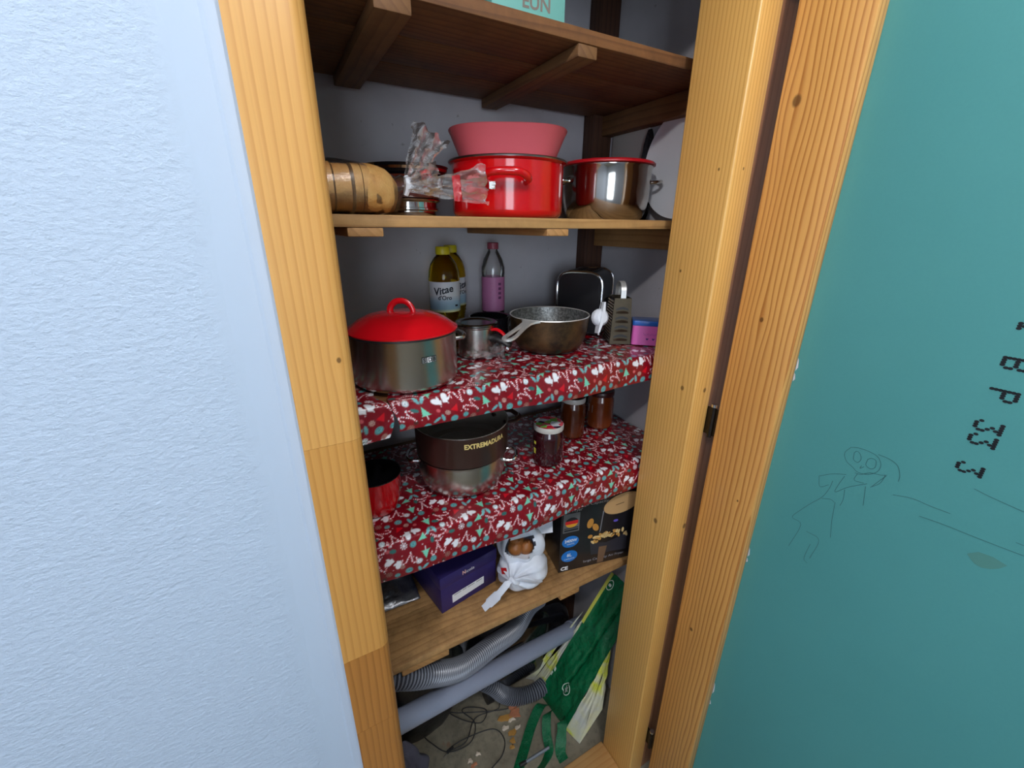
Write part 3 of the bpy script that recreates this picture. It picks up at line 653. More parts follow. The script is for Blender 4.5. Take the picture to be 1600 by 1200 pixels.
bd = G().box((-.004, -.066, 0), (0, .062, .215)).mk('white_board', mat('offwhite_board', S(188, 184, 178), .8), loc=(.8385, .905, Z3+.001), bevel=.001)
bd.location = (.8385, .905, Z3+.001); tag(bd, 'pale board leaning on the side wall behind the steel pot', 'board')

# ================================================================ upper papered shelf
T4 = Z4+.0035
bxp, byp = .186, .735; ta = toward(bxp, byp)
BP = thing('large_steel_pot', 'wide brushed steel pot under a red domed lid beside the casing', 'pot', (bxp, byp, T4))
G().lathe(pot_prof(.093, .090, .010, lip=.002), 80).mk('pot_body', M['steel'], BP)
ld = G().lathe([(0, .0905), (.0955, .0905), (.0965, .0925), (.0965, .0945), (.090, .0985), (.078, .1075), (.060, .116), (.035, .1215), (0, .1235)], 80).mk('lid', M['red_enamel_lid'], BP)
G().lathe([(.0950, .0885), (.0972, .0895), (.0972, .0922), (.0950, .0925)], 80).mk('dark_lid_rim', M['black'], BP)
ha = ta+1.25
G().tube(spline([(math.cos(ha)*s, math.sin(ha)*s, z) for s, z in ((-.021, .1195), (-.0185, .130), (-.010, .1385), (0, .1405), (.010, .1385), (.0185, .130), (.021, .1195))], 6), .0046, 12, flat=1.25).mk('lid_loop', M['red_enamel_lid'], ld)
for a in (ta+PI/2+.35, ta-PI/2-.9): G().tube(loop_handle(.093, a, .28, .022, .066, .004, .004), .0042, 10).mk('handle', M['steel'], BP)
def on_cyl(r, ang, z, v, sgn=1): return [(r*math.cos(ang+x/r), r*math.sin(ang+x/r), z+y) for x, y in v]
la = ta+.42
LG = G(); q = .0088
for i in range(3):
    x0 = (i-1.5)*q+.0006; LG.add(on_cyl(.0936, la, .052, [(x0-.0007, -.0007), (x0+q-.0005, -.0007), (x0+q-.0005, q+.0007), (x0-.0007, q+.0007)]), [(0,1,2,3)], 0)
    LG.add(on_cyl(.0938, la, .052, [(x0, 0), (x0+q-.0013, 0), (x0+q-.0013, q), (x0, q)]), [(0,1,2,3)], 1 if i == 1 else 2)
for i, ch in enumerate('SDB'):
    v, f = txt(ch, .0095, bold=.0003); LG.add(on_cyl(.0940, la, .0535, [(x+(i-1.5)*q+.0018, y) for x, y in v]), f, 0)
LG.mk('logo_print', [M['ink'], M['white'], mat('grey_print', S(150, 150, 150), .4, .6)], BP, smooth=None)

# ---- bottles
def bottle_mat(name, c, rough=.05):
    t = NT(name); t.base(c, rough); t.b.inputs['Transmission Weight'].default_value = 1.0; t.b.inputs['IOR'].default_value = 1.30; return t.m
M['oil'] = bottle_mat('sunflower_oil_in_plastic', S(220, 194, 62)); M['clear'] = film('clear_bottle_plastic', .05, bump=.15, bs=60)
def label_mat():
    t = NT('oil_bottle_label'); x, y, z = t.xyz(t.coord())
    f = t.n('ShaderNodeMapRange'); t.put(f.inputs[0], z); f.inputs[1].default_value = .084; f.inputs[2].default_value = .150
    c = t.ramp(f.outputs[0], [(0, S(214, 208, 120)), (.12, S(140, 176, 196)), (.35, S(160, 190, 210)), (.55, S(214, 216, 220)), (1, S(206, 208, 216))]); t.base(c, .45); return t.m
def oil_bottle(label, loc, ang, front):
    o = thing('oil_bottle', label, 'bottle', loc, 0, 'sunflower oil bottles at the back')
    pr = [(0, 0), (.028, 0), (.032, .004), (.033, .012)]
    for i in range(9): pr += [(.0335-.004*math.sin(i/8*PI), .016+i*.007), (.0322-.004*math.sin(i/8*PI), .0195+i*.007)]
    pr += [(.034, .080), (.0345, .083), (.0338, .085), (.0338, .150), (.0345, .152), (.0338, .160), (.0325, .172), (.028, .186), (.020, .198), (.0145, .204), (.0135, .207), (.0135, .214), (0, .214)]
    G().lathe(pr, 48).mk('oil_filled_bottle', M['oil'], o, smooth=60)
    cp = [(0, .2055), (.0155, .2055), (.0158, .2065), (.0155, .220), (.0145, .2215), (0, .222)]
    G().lathe(cp, 36).mk('yellow_cap', mat('yellow_cap_plastic', S(200, 186, 26), .4), o)
    g = G().lathe([(.0343, .085), (.0343, .150)], 40, a0=ang-1.25, a1=ang+1.5); g.mk('paper_label', label_mat(), o)
    g = G()
    for s_, sz, zz, dx, b in (('Vitae', .0215, .126, -.024, .0006), ("d'Oro", .0125, .1125, -.015, .0003)):
        v, f = txt(s_, sz, bold=b); g.add(on_cyl(.0346, ang, zz, [(x+dx, y+(.0035*math.sin((x+dx)*80) if sz > .02 else 0)) for x, y in v]), f)
    g.add(on_cyl(.0346, ang, .101, [(-.015, 0), (.021, .001), (.021, .0018), (-.015, .0008)]), [(0,1,2,3)])
    g.add(on_cyl(.0346, ang, .0965, [(.024, 0), (.032, 0), (.032, .004), (.024, .004)]), [(0,1,2,3)])
    g.mk('label_lettering', mat('dark_blue_ink', S(22, 30, 48), .5), o, smooth=None)
    return o
oil_bottle('sunflower oil bottle reading Vitae, yellow cap, in front of its twin', (.329, .905, T4), toward(.329, .905), True)
oil_bottle('second sunflower oil bottle mostly hidden behind the one in front', (.372, .972, T4), toward(.329, .905)+.9, False)
def pet_bottle(name, label, loc, rot, capm, labm, r=.029, h=.227, lab=(.066, .148), ang=0, lines=True):
    o = thing(name, label, 'bottle', loc); o.rotation_euler = rot
    pr = [(0, .002), (r*.8, 0), (r, .008), (r, .02), (r*.94, .03), (r, .04), (r*.97, lab[0]-.003), (r*.97, lab[1]+.003), (r, lab[1]+.008), (r*.98, h*.75), (r*.80, h*.83), (r*.50, h*.90), (r*.40, h*.92), (r*.40, h*.95)]
    G().lathe(pr, 40).mk('clear_bottle', M['clear'], o, smooth=60)
    G().lathe([(0, h*.935), (r*.47, h*.935), (r*.47, h*.995), (r*.42, h), (0, h)], 28).mk('cap', capm, o)
    if labm:
        G().lathe([(r*.985, lab[0]), (r*.985, lab[1])], 40).mk('paper_label', labm, o)
        g = G()
        for i in range(9): g.add(on_cyl(r*.995, ang-.15, lab[0]+.012+i*.0068, [(-.018, 0), (.003+.004*math.sin(i*2.1), 0), (.003+.004*math.sin(i*2.1), .0008), (-.018, .0008)]), [(0,1,2,3)])
        for i in range(4): g.add(on_cyl(r*.995, ang, lab[0]+.03+i*.011, [(.013, 0), (.021, 0), (.021, .006), (.013, .006)]), [(0,1,2,3)])
        g.mk('label_lettering', mat('plum_print', S(110, 62, 104), .5), o, smooth=None)
    return o
M['pinkcap'] = mat('dusky_pink_cap', S(150, 66, 84), .45); M['pinklab'] = mat('pink_label', S(190, 118, 164), .5)
pet_bottle('water_bottle', 'empty clear bottle with pink cap and pink label standing at the back', (.474, .952, T4), (0, 0, 0), M['pinkcap'], M['pinklab'], ang=toward(.474, .952))
pet_bottle('water_bottle', 'clear plastic bottle lying on its side in front of the toaster', (.512, .918, T4+.028), (0, PI/2, .06), M['white_plastic'], mat('pale_label', S(150, 140, 168), .5), r=.027, h=.132, lab=(.045, .075), ang=2.6)

# ---- small steel pot with red and black handles
px_, py_ = .362, .812; ta = toward(px_, py_)
MP = thing('small_steel_pot', 'small lidded steel pot with red lever and black handle by the big pot', 'pot', (px_, py_, T4))
G().lathe(pot_prof(.040, .066, .006, lip=.003), 56).mk('pot_body', M['steel'], MP)
G().lathe([(.030, .0665), (.044, .0665), (.0465, .069), (.0465, .0715), (.043, .0735), (.036, .0725), (.033, .0705), (0, .0715)], 56).mk('lid', mat('dark_steel_lid', (.22, .21, .19), .2, 1.0), MP)
ha = ta+1.05; c, s_ = math.cos(ha), math.sin(ha)
def hp(r, z, side=0): return (c*r-s_*side, s_*r+c*side, z)
G().tube(spline([hp(.036, .058), hp(.050, .060), hp(.062, .055), hp(.074, .044)], 5), [.005]*16, 10, flat=.7).mk('red_lever', M['red_enamel_lid'], MP)
G().tube(spline([hp(.038, .040), hp(.052, .041), hp(.068, .036), hp(.082, .028)], 5), [.011]*10+[.009]*6, 12, flat=.75).mk('black_handle', M['black'], MP)
G().tube([hp(.076, .024, -.004), hp(.082, .021, -.004)], .007, 12).mk('handle_ring', M['chrome'], MP)
crumple((-.035, -.045, .014), (.045, -.03, .015), .03, .035, .009, 5, 24, 18, up=(0, 1, .3)).mk('crinkled_film', M['film_thick'], MP, smooth=60)
bw = thing('black_saucepan', 'black saucepan half hidden between the small steel pot and the dark pan', 'pan', (.428, .884, T4))
G().lathe(pot_prof(.046, .066, .006, lip=.002), 48).mk('pot_body', M['black_gloss'], bw)

# ---- deep dark pan with aluminium handle
dx_, dy_ = .536, .790
DP = thing('deep_pan', 'deep old pan, burnt brown outside and grey inside, with a slotted metal handle', 'pan', (dx_, dy_, T4))
t = NT('burnt_pan_outside'); co = t.coord(); n1 = t.noise(co, 26, 6, .65); xx, yy, zz = t.xyz(co)
t.base(t.mix(t.ramp(n1, [(.35, 0.0), (.7, 1.0)]), S(34, 27, 20), S(96, 72, 44)), .38, .35); t.bump(n1, .2, .001); M['burnt'] = t.m
t = NT('worn_pan_inside'); co = t.coord(); n1 = t.noise(co, 190, 4, .7); t.base(t.mix(t.ramp(n1, [(.4, 0.0), (.7, 1.0)]), S(96, 98, 98), S(170, 172, 170)), .34, .75); t.bump(n1, .3, .0012); M['panin'] = t.m
ou = [(0, 0), (.062, 0), (.070, .003), (.079, .016), (.086, .040), (.090, .077)]; inn = [(.0878, .0772), (.0835, .040), (.0765, .019), (.066, .007), (0, .005)]
G().lathe(ou, 72).mk('pan_body', M['burnt'], DP, smooth=50); G().lathe(inn, 72).mk('pan_inside', M['panin'], DP, smooth=50)
G().lathe([(.090, .0765), (.0912, .0775), (.0905, .0790), (.0878, .0775)], 72).mk('bright_rim', M['alu'], DP)
ha = math.atan2(.700-dy_, .375-dx_); c, s_ = math.cos(ha), math.sin(ha)
def hq(r, side, z): return (c*r-s_*side, s_*r+c*side, z)
g = G(); out = []; prof = [(.086, .024, .0765), (.094, .016, .0755), (.104, .0108, .0735), (.120, .0100, .070), (.140, .0110, .065), (.160, .0130, .060), (.174, .0132, .0575), (.183, .0105, .056), (.188, .004, .0555)]
hole = {4: .0, 5: .0045, 6: .0048}
vs = []
hl = [0, 0, 0, .0, .0040, .0062, .0058, .0, 0]
for (r, w, z), h_ in zip(prof, hl):
    for sd in (-w, -max(h_, .0001), max(h_, .0001), w): vs.append(hq(r, sd, z+.0022))
    for sd in (-w, -max(h_, .0001), max(h_, .0001), w): vs.append(hq(r, sd, z-.0022))
fs = []
for i in range(len(prof)-1):
    a, b = i*8, (i+1)*8
    for o_ in (0, 4): fs += [(a+o_, a+o_+1, b+o_+1, b+o_), (a+o_+2, a+o_+3, b+o_+3, b+o_+2)]
    fs += [(a, b, b+4, a+4), (a+3, a+7, b+7, b+3)]
    if hl[i] or hl[i+1]: fs += [(a+1, a+5, b+5, b+1), (a+2, b+2, b+6, a+6)]
    else: fs += [(a+1, a+2, b+2, b+1), (a+5, b+5, b+6, a+6)]
e = (len(prof)-1)*8; fs += [(e, e+3, e+7, e+4)]
g.add(vs, fs); g.mk('handle', M['alu'], DP, smooth=45)

# ---- toaster
TO = thing('toaster', 'dark rounded toaster with a chrome edge in the back corner', 'toaster', (.726, .902, T4), math.radians(37))
g = G(); k = 28; sec = []
for i in range(k+1):
    a = PI*i/k; sec.append((.058*abs(math.cos(a))**.55*(1 if math.cos(a) > 0 else -1), .118+.040*abs(math.sin(a))**.7))
sec = [(.058, .004)]+sec+[(-.058, .004)]; n = len(sec)
v = [(-.068, y, z) for y, z in sec]+[(.068, y, z) for y, z in sec]; g.add(v, [(i, i+1, n+i+1, n+i) for i in range(n-1)]+[tuple(range(n)), tuple(range(n, 2*n))[::-1], (0, n, 2*n-1, n-1)])
g.mk('shell', mat('dark_toaster_steel', (.035, .035, .04), .28, .6), TO, smooth=40)
for x_ in (-.068, .068):
    g = G(); cy = 0
    g.tube([(x_, y*1.0, z) for y, z in sec], .0035, 8).mk('chrome_edge', M['chrome'], TO)
g = G().box((-.06, -.03, .157), (.06, -.012, .1605)).mk('slot', M['black'], TO); G().box((-.06, .012, .157), (.06, .03, .1605)).mk('slot', M['black'], TO)
G().box((.0, -.072, .075), (.028, -.059, .092)).mk('lever', M['black'], TO, bevel=.003)
G().tube([(.014, -.058, .04), (.014, -.068, .04)], .011, 16).mk('dial', M['chrome'], TO)

# ---- box grater
GR = thing('box_grater', 'tarnished metal box grater with slicing slots and a strap handle on top', 'grater', (.680, .742, T4))
M['grater'] = mat('tarnished_grater_metal', (.085, .068, .045), .42, .8, var=.3, vscale=60)
A, B, Cc, D = [Vector(p) for p in ((.0, .0, 0), (.044, -.024, 0), (.079, .040, 0), (.035, .064, 0))]
cen = (A+Cc)/2; tp = lambda p: cen+(p-cen)*.80+Vector((0, 0, .108))
for nm, p, q in (('slicing_face', A, B), ('side_face', B, Cc), ('rear_face', Cc, D), ('grating_face', D, A)):
    g = G(); n_ = (q-p).cross(Vector((0, 0, 1))).normalized()*-.0012
    g.add([p, q, tp(q), tp(p), p+n_, q+n_, tp(q)+n_, tp(p)+n_], [(0,1,2,3),(4,7,6,5),(0,4,5,1),(1,5,6,2),(2,6,7,3),(3,7,4,0)]); fc = g.mk(nm, M['grater'], GR)
    def fp(u, w_, off): a = p.lerp(q, u); b = tp(p).lerp(tp(q), u); return a.lerp(b, w_)-n_.normalized()*off
    if nm == 'slicing_face':
        for j in range(4):
            w0 = .12+j*.20; s = G(); N_ = 9
            up_ = [fp(.16+.68*i/(N_-1), w0+.055+.045*math.sin(PI*i/(N_-1)), .0004) for i in range(N_)]; lo = [fp(.16+.68*i/(N_-1), w0+.02+.025*math.sin(PI*i/(N_-1)), .0004) for i in range(N_)]
            s.add(up_+lo, [(i, i+1, N_+i+1, N_+i) for i in range(N_-1)]).mk('slot', M['black'], fc)
            s = G(); lip = [fp(.16+.68*i/(N_-1), w0-.01+.025*math.sin(PI*i/(N_-1)), .0038*math.sin(PI*i/(N_-1))+.0004) for i in range(N_)]
            lo2 = [fp(.16+.68*i/(N_-1), w0-.05, .0004) for i in range(N_)]
            s.add(lip+lo2, [(i, i+1, N_+i+1, N_+i) for i in range(N_-1)]).mk('raised_blade', M['grater'], fc)
    if nm == 'grating_face':
        s = G()
        for i in range(9):
            for j in range(15):
                u, w_ = .10+.8*i/8+(.03 if j % 2 else 0), .06+.86*j/14; c0 = fp(u, w_, .0022)
                s.add([fp(u-.03, w_-.016, .0003), fp(u+.03, w_-.016, .0003), c0, fp(u, w_+.022, .0003)], [(0,1,2),(1,3,2),(3,0,2)])
        s.mk('grating_teeth', M['steel'], fc, kind='stuff')
h0, h1 = tp(A.lerp(B, .5)), tp(Cc.lerp(D, .5))
G().ribbon(spline([h0, h0.lerp(h1, .06)+Vector((0, 0, .022)), h0.lerp(h1, .3)+Vector((0, 0, .034)), h0.lerp(h1, .7)+Vector((0, 0, .034)), h0.lerp(h1, .94)+Vector((0, 0, .022)), h1], 6), (.044, -.024, 0), .012, thick=.002).mk('strap_handle', M['alu'], GR)

# ---- white round gadget with a fin, held between the pan and the grater
WG = thing('white_gadget', 'white round plastic gadget with a thin fin hanging beside the grater', 'gadget', (.626, .722, T4+.073), 0)
Mx = Matrix.Rotation(math.radians(-12), 4, 'Z') @ Matrix.Rotation(math.radians(80), 4, 'X')
G().lathe([(0, .014), (.012, .013), (.018, .008), (.0195, 0.0025), (.0195, .0012), (0, .0012)], 36, M=Mx).mk('half_shell', M['white_plastic'], WG)
G().lathe([(0, -.014), (.012, -.013), (.018, -.008), (.0195, -.0025), (.0195, -.0012), (0, -.0012)], 36, M=Mx).mk('half_shell', M['white_plastic'], WG)
G().add([Mx @ Vector(p) for p in ((-.011, -.034, .012), (-.006, -.032, .012), (.005, 0, .017), (.009, .034, .012), (.005, .034, .012), (-.005, 0, .017), (-.011, -.034, -.004), (-.006, -.032, -.004), (.005, 0, -.004), (.009, .034, -.004), (.005, .034, -.004), (-.005, 0, -.004))],
    [(0,1,2,3,4,5)[::-1], (6,7,8,9,10,11)]+[(i, (i+1) % 6, 6+(i+1) % 6, 6+i) for i in range(6)]).mk('fin', M['white_plastic'], WG)
G().tube(spline([(.0, .0, .018), (.012, .006, .040), (.040, .014, .044), (.050, .018, .034)], 6), .0011, 6).mk('hook', M['black'], WG)

# ---- pink tin with blue lid
TN = thing('pink_tin', 'small pink tin with a blue lid beside the grater', 'tin', (.724, .716, T4), math.radians(-42))
def rbox(w, d, z0, z1, r=.006, inset=0):
    pts = []
    for cx, cy, a0 in ((w-r, r, -PI/2), (w-r, d-r, 0), (r, d-r, PI/2), (r, r, PI)):
        for i in range(5): a = a0+PI/2*i/4; pts.append((cx+(r-inset)*math.cos(a), cy+(r-inset)*math.sin(a)))
    n = len(pts); return [(x, y, z0) for x, y in pts]+[(x, y, z1) for x, y in pts], [(i, (i+1) % n, n+(i+1) % n, n+i) for i in range(n)]+[tuple(range(n))[::-1], tuple(range(n, 2*n))]
G().add(*rbox(.062, .050, 0, .046)).mk('tin_body', mat('pink_tin_paint', S(206, 96, 172), .35, coat=.3), TN)
v, f = rbox(.064, .052, .046, .058); G().add([(x-.001, y-.001, z) for x, y, z in v], f).mk('lid', mat('blue_tin_lid', S(34, 92, 176), .3, coat=.3), TN, bevel=.002)
g = G(); sq = [(.026+.0009*i, -.0005, .0255+.0026*math.sin(i*1.55)+.0013*math.sin(i*.6+1)) for i in range(36)]
for a_, b_ in zip(sq[:-1], sq[1:]): g.add([a_, b_, (b_[0], b_[1], b_[2]+.0009), (a_[0], a_[1], a_[2]+.0009)], [(0,1,2,3)])
for hx in (.036, .050): g.add([(hx+.0032*(16*math.sin(a)**3)/16, -.0004, .015+.0032*(13*math.cos(a)-5*math.cos(2*a)-2*math.cos(3*a)-math.cos(4*a))/16) for a in [2*PI*i/20 for i in range(20)]], [tuple(range(20))])
g.mk('script_print', mat('violet_print', S(84, 40, 110), .5), TN, smooth=None)

# ================================================================ lower papered shelf
T5 = Z5+.0035
mx, my = .108, .742; ta = toward(mx, my)
MG = thing('red_enamel_mug', 'red enamel mug, black inside, half behind the casing', 'mug', (mx, my, T5))
G().lathe([(0, 0), (.036, 0), (.040, .004), (.0465, .030), (.0495, .076), (.0505, .078)], 56).mk('mug_body', M['red_enamel'], MG)
G().lathe([(.0505, .078), (.0508, .0797), (.0490, .0797), (.0482, .076), (.045, .03), (.038, .004), (0, .003)], 56).mk('black_inside', M['black_gloss'], MG)
ha = ta-.42; c, s_ = math.cos(ha), math.sin(ha)
G().tube(spline([(c*r, s_*r, z) for r, z in ((.046, .066), (.060, .069), (.070, .058), (.068, .036), (.056, .020), (.042, .016))], 6), .0042, 10, flat=1.5).mk('handle', M['red_enamel'], MG)

lx, ly = .297, .756; ta = toward(lx, ly)
LP_ = thing('low_steel_pot', 'low rounded steel pot with loop handles under the brown pot', 'pot', (lx, ly, T5))
G().lathe([(0, 0), (.070, 0), (.080, .006), (.088, .018), (.0925, .036), (.0935, .056), (.0925, .074), (.0945, .0765), (.0945, .078), (.0905, .078), (.0910, .04), (.08, .010), (0, .004)], 72).mk('pot_body', M['steel'], LP_)
for a in (ta+PI/2-.08, ta-PI/2-.12):
    h = G().tube(loop_handle(.0925, a, .26, .026, .058, .004, .0036), .0036, 10).mk('handle', M['chrome'], LP_)
    for e in (-.24, .24): G().lathe([(0, .006), (.003, .005), (.0045, 0), (0, 0)], 12, M=Matrix.Translation((.0925*math.cos(a+e), .0925*math.sin(a+e), .060)) @ Matrix.Rotation(a+e, 4, 'Z') @ Matrix.Rotation(PI/2, 4, 'Y')).mk('rivet', M['chrome'], h)
BR_ = thing('brown_pot', 'dark brown pot lettered EXTREMADURA, grey inside, on the low steel pot', 'pot', (lx+.002, ly, T5+.0785))
M['brown'] = mat('dark_brown_enamel', S(50, 30, 26), .28, coat=.3)
G().lathe([(0, 0), (.094, 0), (.097, .003), (.098, .010), (.0985, .066), (.0995, .068), (.0990, .0692)], 80).mk('pot_body', M['brown'], BR_)
G().lathe([(.0990, .0692), (.0968, .0690), (.0962, .012), (.090, .004), (.070, .003), (.068, .0045), (.066, .003), (0, .003)], 80).mk('grey_inside', mat('grey_nonstick', S(150, 144, 136), .45, var=.05), BR_)
for a in (ta+PI/2+.42, ta-PI/2-.42):
    h = G().tube(loop_handle(.0985, a, .26, .036, .046, .004, .006), .0062, 10, flat=.7).mk('handle', M['brown'], BR_)
    G().tube([Vector(p)+Vector((0, 0, .0046)) for p in loop_handle(.0985, a, .24, .036, .046, .004, .006)], .0014, 6).mk('steel_inlay', M['chrome'], h)
v, f = txt('EXTREMADURA', .0136, bold=.0005); w_ = max(p[0] for p in v)
G().add(on_cyl(.0990, ta+.50, .0475, [((x-w_/2)*(.094/w_), y*1.05) for x, y in v]), f).mk('gold_lettering', M['gold'], BR_, smooth=None)

# ---- jars
def jar(label, x, y, r, h, content, lidm, lid_h=.013, small=False):
    o = thing('jar', label, 'jar', (x, y, T5), toward(x, y), 'preserve jars on the lower papered shelf')
    G().lathe([(0, 0), (r*.88, 0), (r*.98, .004), (r, .010), (r, h*.70), (r*.97, h*.78), (r*.88, h*.84), (r*.86, h-lid_h+.001), (0, h-lid_h+.001)], 48).mk('filled_glass', content, o, smooth=60)
    G().lathe([(0, h-lid_h), (r*.955, h-lid_h), (r*.965, h-lid_h+.002), (r*.965, h-.002), (r*.93, h)], 48).mk('lid_skirt', lidm[0], o)
    G().lathe([(r*.93, h), (r*.90, h-.0008), (0, h-.0006)], 48).mk('lid_top', lidm[1], o)
    return o
t = NT('fruit_print_lid'); vo = t.n('ShaderNodeTexVoronoi'); t.put(vo.inputs['Vector'], t.coord()); vo.inputs['Scale'].default_value = 75
xr, yr, zr = t.xyz(vo.outputs['Color'])
t.base(t.ramp(xr, [(0, S(196, 24, 48)), (.25, S(236, 96, 110)), (.42, S(60, 30, 60)), (.55, S(130, 196, 90)), (.70, S(214, 40, 60)), (.82, S(226, 232, 244)), (1, S(140, 60, 90))], 'CONSTANT'), .25); M['fruit'] = t.m
jm = mat('dark_berry_jam', S(46, 8, 16), .08, coat=.6); am = mat('brown_preserve', S(84, 36, 12), .12, coat=.5, var=.3, vscale=25); am2 = mat('amber_preserve', S(110, 48, 17), .12, coat=.5, var=.3, vscale=25)
wl = mat('pale_lid_rim', S(190, 186, 180), .3); dl = mat('dark_red_lid', S(60, 18, 18), .35)
j = jar('dark jam jar with a fruit-printed lid, nearest of the three jars', .506, .731, .0365, .100, jm, (wl, M['fruit']))
g = G()
for z0, z1 in ((.030, .044), (.054, .062)): g.add(on_cyl(.0369, -.95, z0, [(-.004, 0), (.004, 0), (.004, z1-z0), (-.004, z1-z0)]), [(0,1,2,3)])
g.mk('yellow_label', mat('yellow_label', S(206, 196, 70), .5), j)
jar('brown preserve jar with pale lid rim, middle of the three jars', .640, .814, .0325, .112, am, (wl, dl))
j = jar('amber preserve jar with dark lid and small label, farthest of the three jars', .745, .826, .0365, .108, am2, (dl, dl))
G().add(on_cyl(.0369, -.8, .048, [(-.008, 0), (.008, 0), (.008, .022), (-.008, .022)]), [(0,1,2,3)]).mk('grey_label', mat('grey_label', S(150, 140, 140), .5), j)

# ================================================================ lowest shelf
T6 = Z6+.001
BX = thing('blue_box', 'dark blue shoe box lettered Nicolis beside the white bag', 'box', (.217, .718, T6), .178)
M['navy'] = mat('navy_card', S(44, 34, 92), .42)
G().box((0, 0, 0), (.158, .165, .090)).mk('carton', M['navy'], BX, bevel=.001); lid = G().box((-.0015, -.0015, .072), (.1595, .1665, .105)).mk('lid', M['navy'], BX, bevel=.0012)
v, f = txt('N', .0125, bold=.0004); g = G().add([(.058+x, -.0021, .083+y*1.2) for x, y in v], f, 0)
v, f = txt('icolis', .0125); g.add([(.0682+x*.95, -.0021, .083+y) for x, y in v], f, 1)
g.mk('brand_print', [mat('rose_print', S(230, 180, 170), .5), M['white']], lid, smooth=None)
st = G().add([(.029, -.0004, .0142), (.120, -.0004, .0182), (.120, -.0004, .0402), (.029, -.0004, .0385)], [(0,1,2,3)]).mk('sticker', M['white'], BX)
g = G()
for x0, w_ in ((.034, .020), (.057, .012), (.072, .020), (.097, .017)): g.add([(x0, -.0008, .0345), (x0+w_, -.0008, .035), (x0+w_, -.0008, .0365), (x0, -.0008, .036)], [(0,1,2,3)])
g.mk('sticker_print', M['ink'], st)

# ---- air fryer carton
AF = thing('air_fryer_box', 'black printed air fryer carton next to the jamb', 'box', (.528, .690, T6), -.198)
G().box((0, 0, 0), (.228, .190, .252)).mk('carton', mat('black_card_gloss', (.010, .010, .013), .3, coat=.3), AF, bevel=.0012)
def dec(name, polys, m, off=.0004, sm=None):
    g = G()
    for p in polys: g.add([(x, -off, z) for x, z in p], [tuple(range(len(p)))])
    return g.mk(name, m, AF, smooth=sm)
def ell(cx, cz, rx_, rz_, a=0, n=36): return [(cx+rx_*math.cos(t_)*math.cos(a)-rz_*math.sin(t_)*math.sin(a), cz+rx_*math.cos(t_)*math.sin(a)+rz_*math.sin(t_)*math.cos(a)) for t_ in [2*PI*i/n for i in range(n)]]
def dtx(name, s, size, x0, z0, m, slope=0.0, shear=0, off=.0008, bold=0, width=None):
    v, f = txt(s, size, shear, bold); k = 1 if not width else width/max(p[0] for p in v)
    return G().add([(x0+x*k, -off, z0+y+slope*x*k) for x, y in v], f).mk(name, m, AF, smooth=None)
gry = mat('grey_carton_print', S(150, 148, 146), .5)
dtx('title_print', 'KING', .030, .066, .2090, gry, shear=.25, bold=.0006, width=.062)
dtx('subtitle_print', 'Extra large Capacity', .0115, .008, .1985, gry, width=.122); dtx('subtitle_print', 'Air Fryer', .0125, .007, .1875, gry, width=.050)
dec('flag_plate', [[(.006, .126), (.051, .126), (.051, .183), (.006, .183)]], mat('silver_sticker', S(112, 112, 114), .35, .4)); dec('flag_plate_print', [[(.009, .130), (.048, .130), (.048, .135), (.009, .135)], [(.009, .1375), (.048, .1375), (.048, .140), (.009, .140)]], M['ink'], .0007)
E_ = ell(.029, .156, .018, .0150); band = lambda lo, hi: [(x, min(max(z, lo), hi)) for x, z in E_]
dec('flag_black', [band(.161, .18)], M['ink'], .0008); dec('flag_red', [band(.151, .161)], mat('flag_red', S(190, 30, 34), .4), .0008); dec('flag_gold', [band(.13, .151)], mat('flag_gold', S(206, 150, 40), .4), .0008)
blu = mat('blue_oval_print', S(24, 110, 190), .4)
dec('blue_oval', [ell(.029, .0955, .0235, .0180)], blu); dec('blue_oval', [ell(.0285, .049, .0230, .0182)], blu)
dtx('power_print', '2400W', .0125, .0125, .0945, M['white'], bold=.0003, width=.035); dtx('power_print', 'WATTS', .006, .019, .086, M['white'], width=.021)
dtx('capacity_print', '6L', .0140, .021, .0480, M['white'], bold=.0003); dtx('capacity_print', 'CAPACITY', .0055, .014, .0385, M['white'], width=.029)
dtx('ce_mark', 'CE', .0155, .0055, .006, M['white'], bold=.0007, width=.021); dtx('foot_print', 'large Capacity Air Fryer', .0110, .070, .016, mat('pale_print', S(150, 150, 158), .5), width=.122)
# printed picture of the fryer
bod = mat('print_fryer_black', S(24, 24, 30), .35); edge = mat('print_highlight', S(120, 122, 130), .4); bei = mat('print_beige', S(190, 152, 104), .45)
dec('picture_edge', [[(.1165, .172), (.1195, .172), (.1145, .110), (.1110, .104)]], edge, .0006)
dec('picture_drum', [[(.1195, .172), (.205, .172), (.205, .10), (.115, .10)]], bod, .0005)
dec('picture_lid', [ell(.172, .185, .055, .030, .18)], bei, .0008); dec('picture_lid_print', [[(.152, .1815), (.176, .1855), (.176, .1875), (.152, .1835)]], mat('print_brown', S(90, 66, 40), .5), .0012)
dec('picture_basket', [[(.085, .086), (.100, .076), (.135, .068), (.170, .076), (.197, .094), (.199, .030), (.092, .036)]], mat('print_basket', S(46, 46, 54), .35), .0006)
dec('picture_grip', [[(.114, .058), (.138, .056), (.130, .004), (.112, .004)]], mat('print_grip', S(110, 84, 64), .4), .0009)
dec('picture_light', [ell(.157, .133, .007, .004)], mat('print_violet', S(96, 84, 190), .4), .0009)
random.seed(5); fr = []
for i in range(34):
    a = random.uniform(0, 1); fr.append(ell(.096+a*.096+random.uniform(-.004, .004), .079+.012*math.sin(a*3)+random.uniform(-.005, .014), random.uniform(.004, .008), random.uniform(.003, .0045), random.uniform(0, 3), 10))
half = [fr[::2], fr[1::2]]
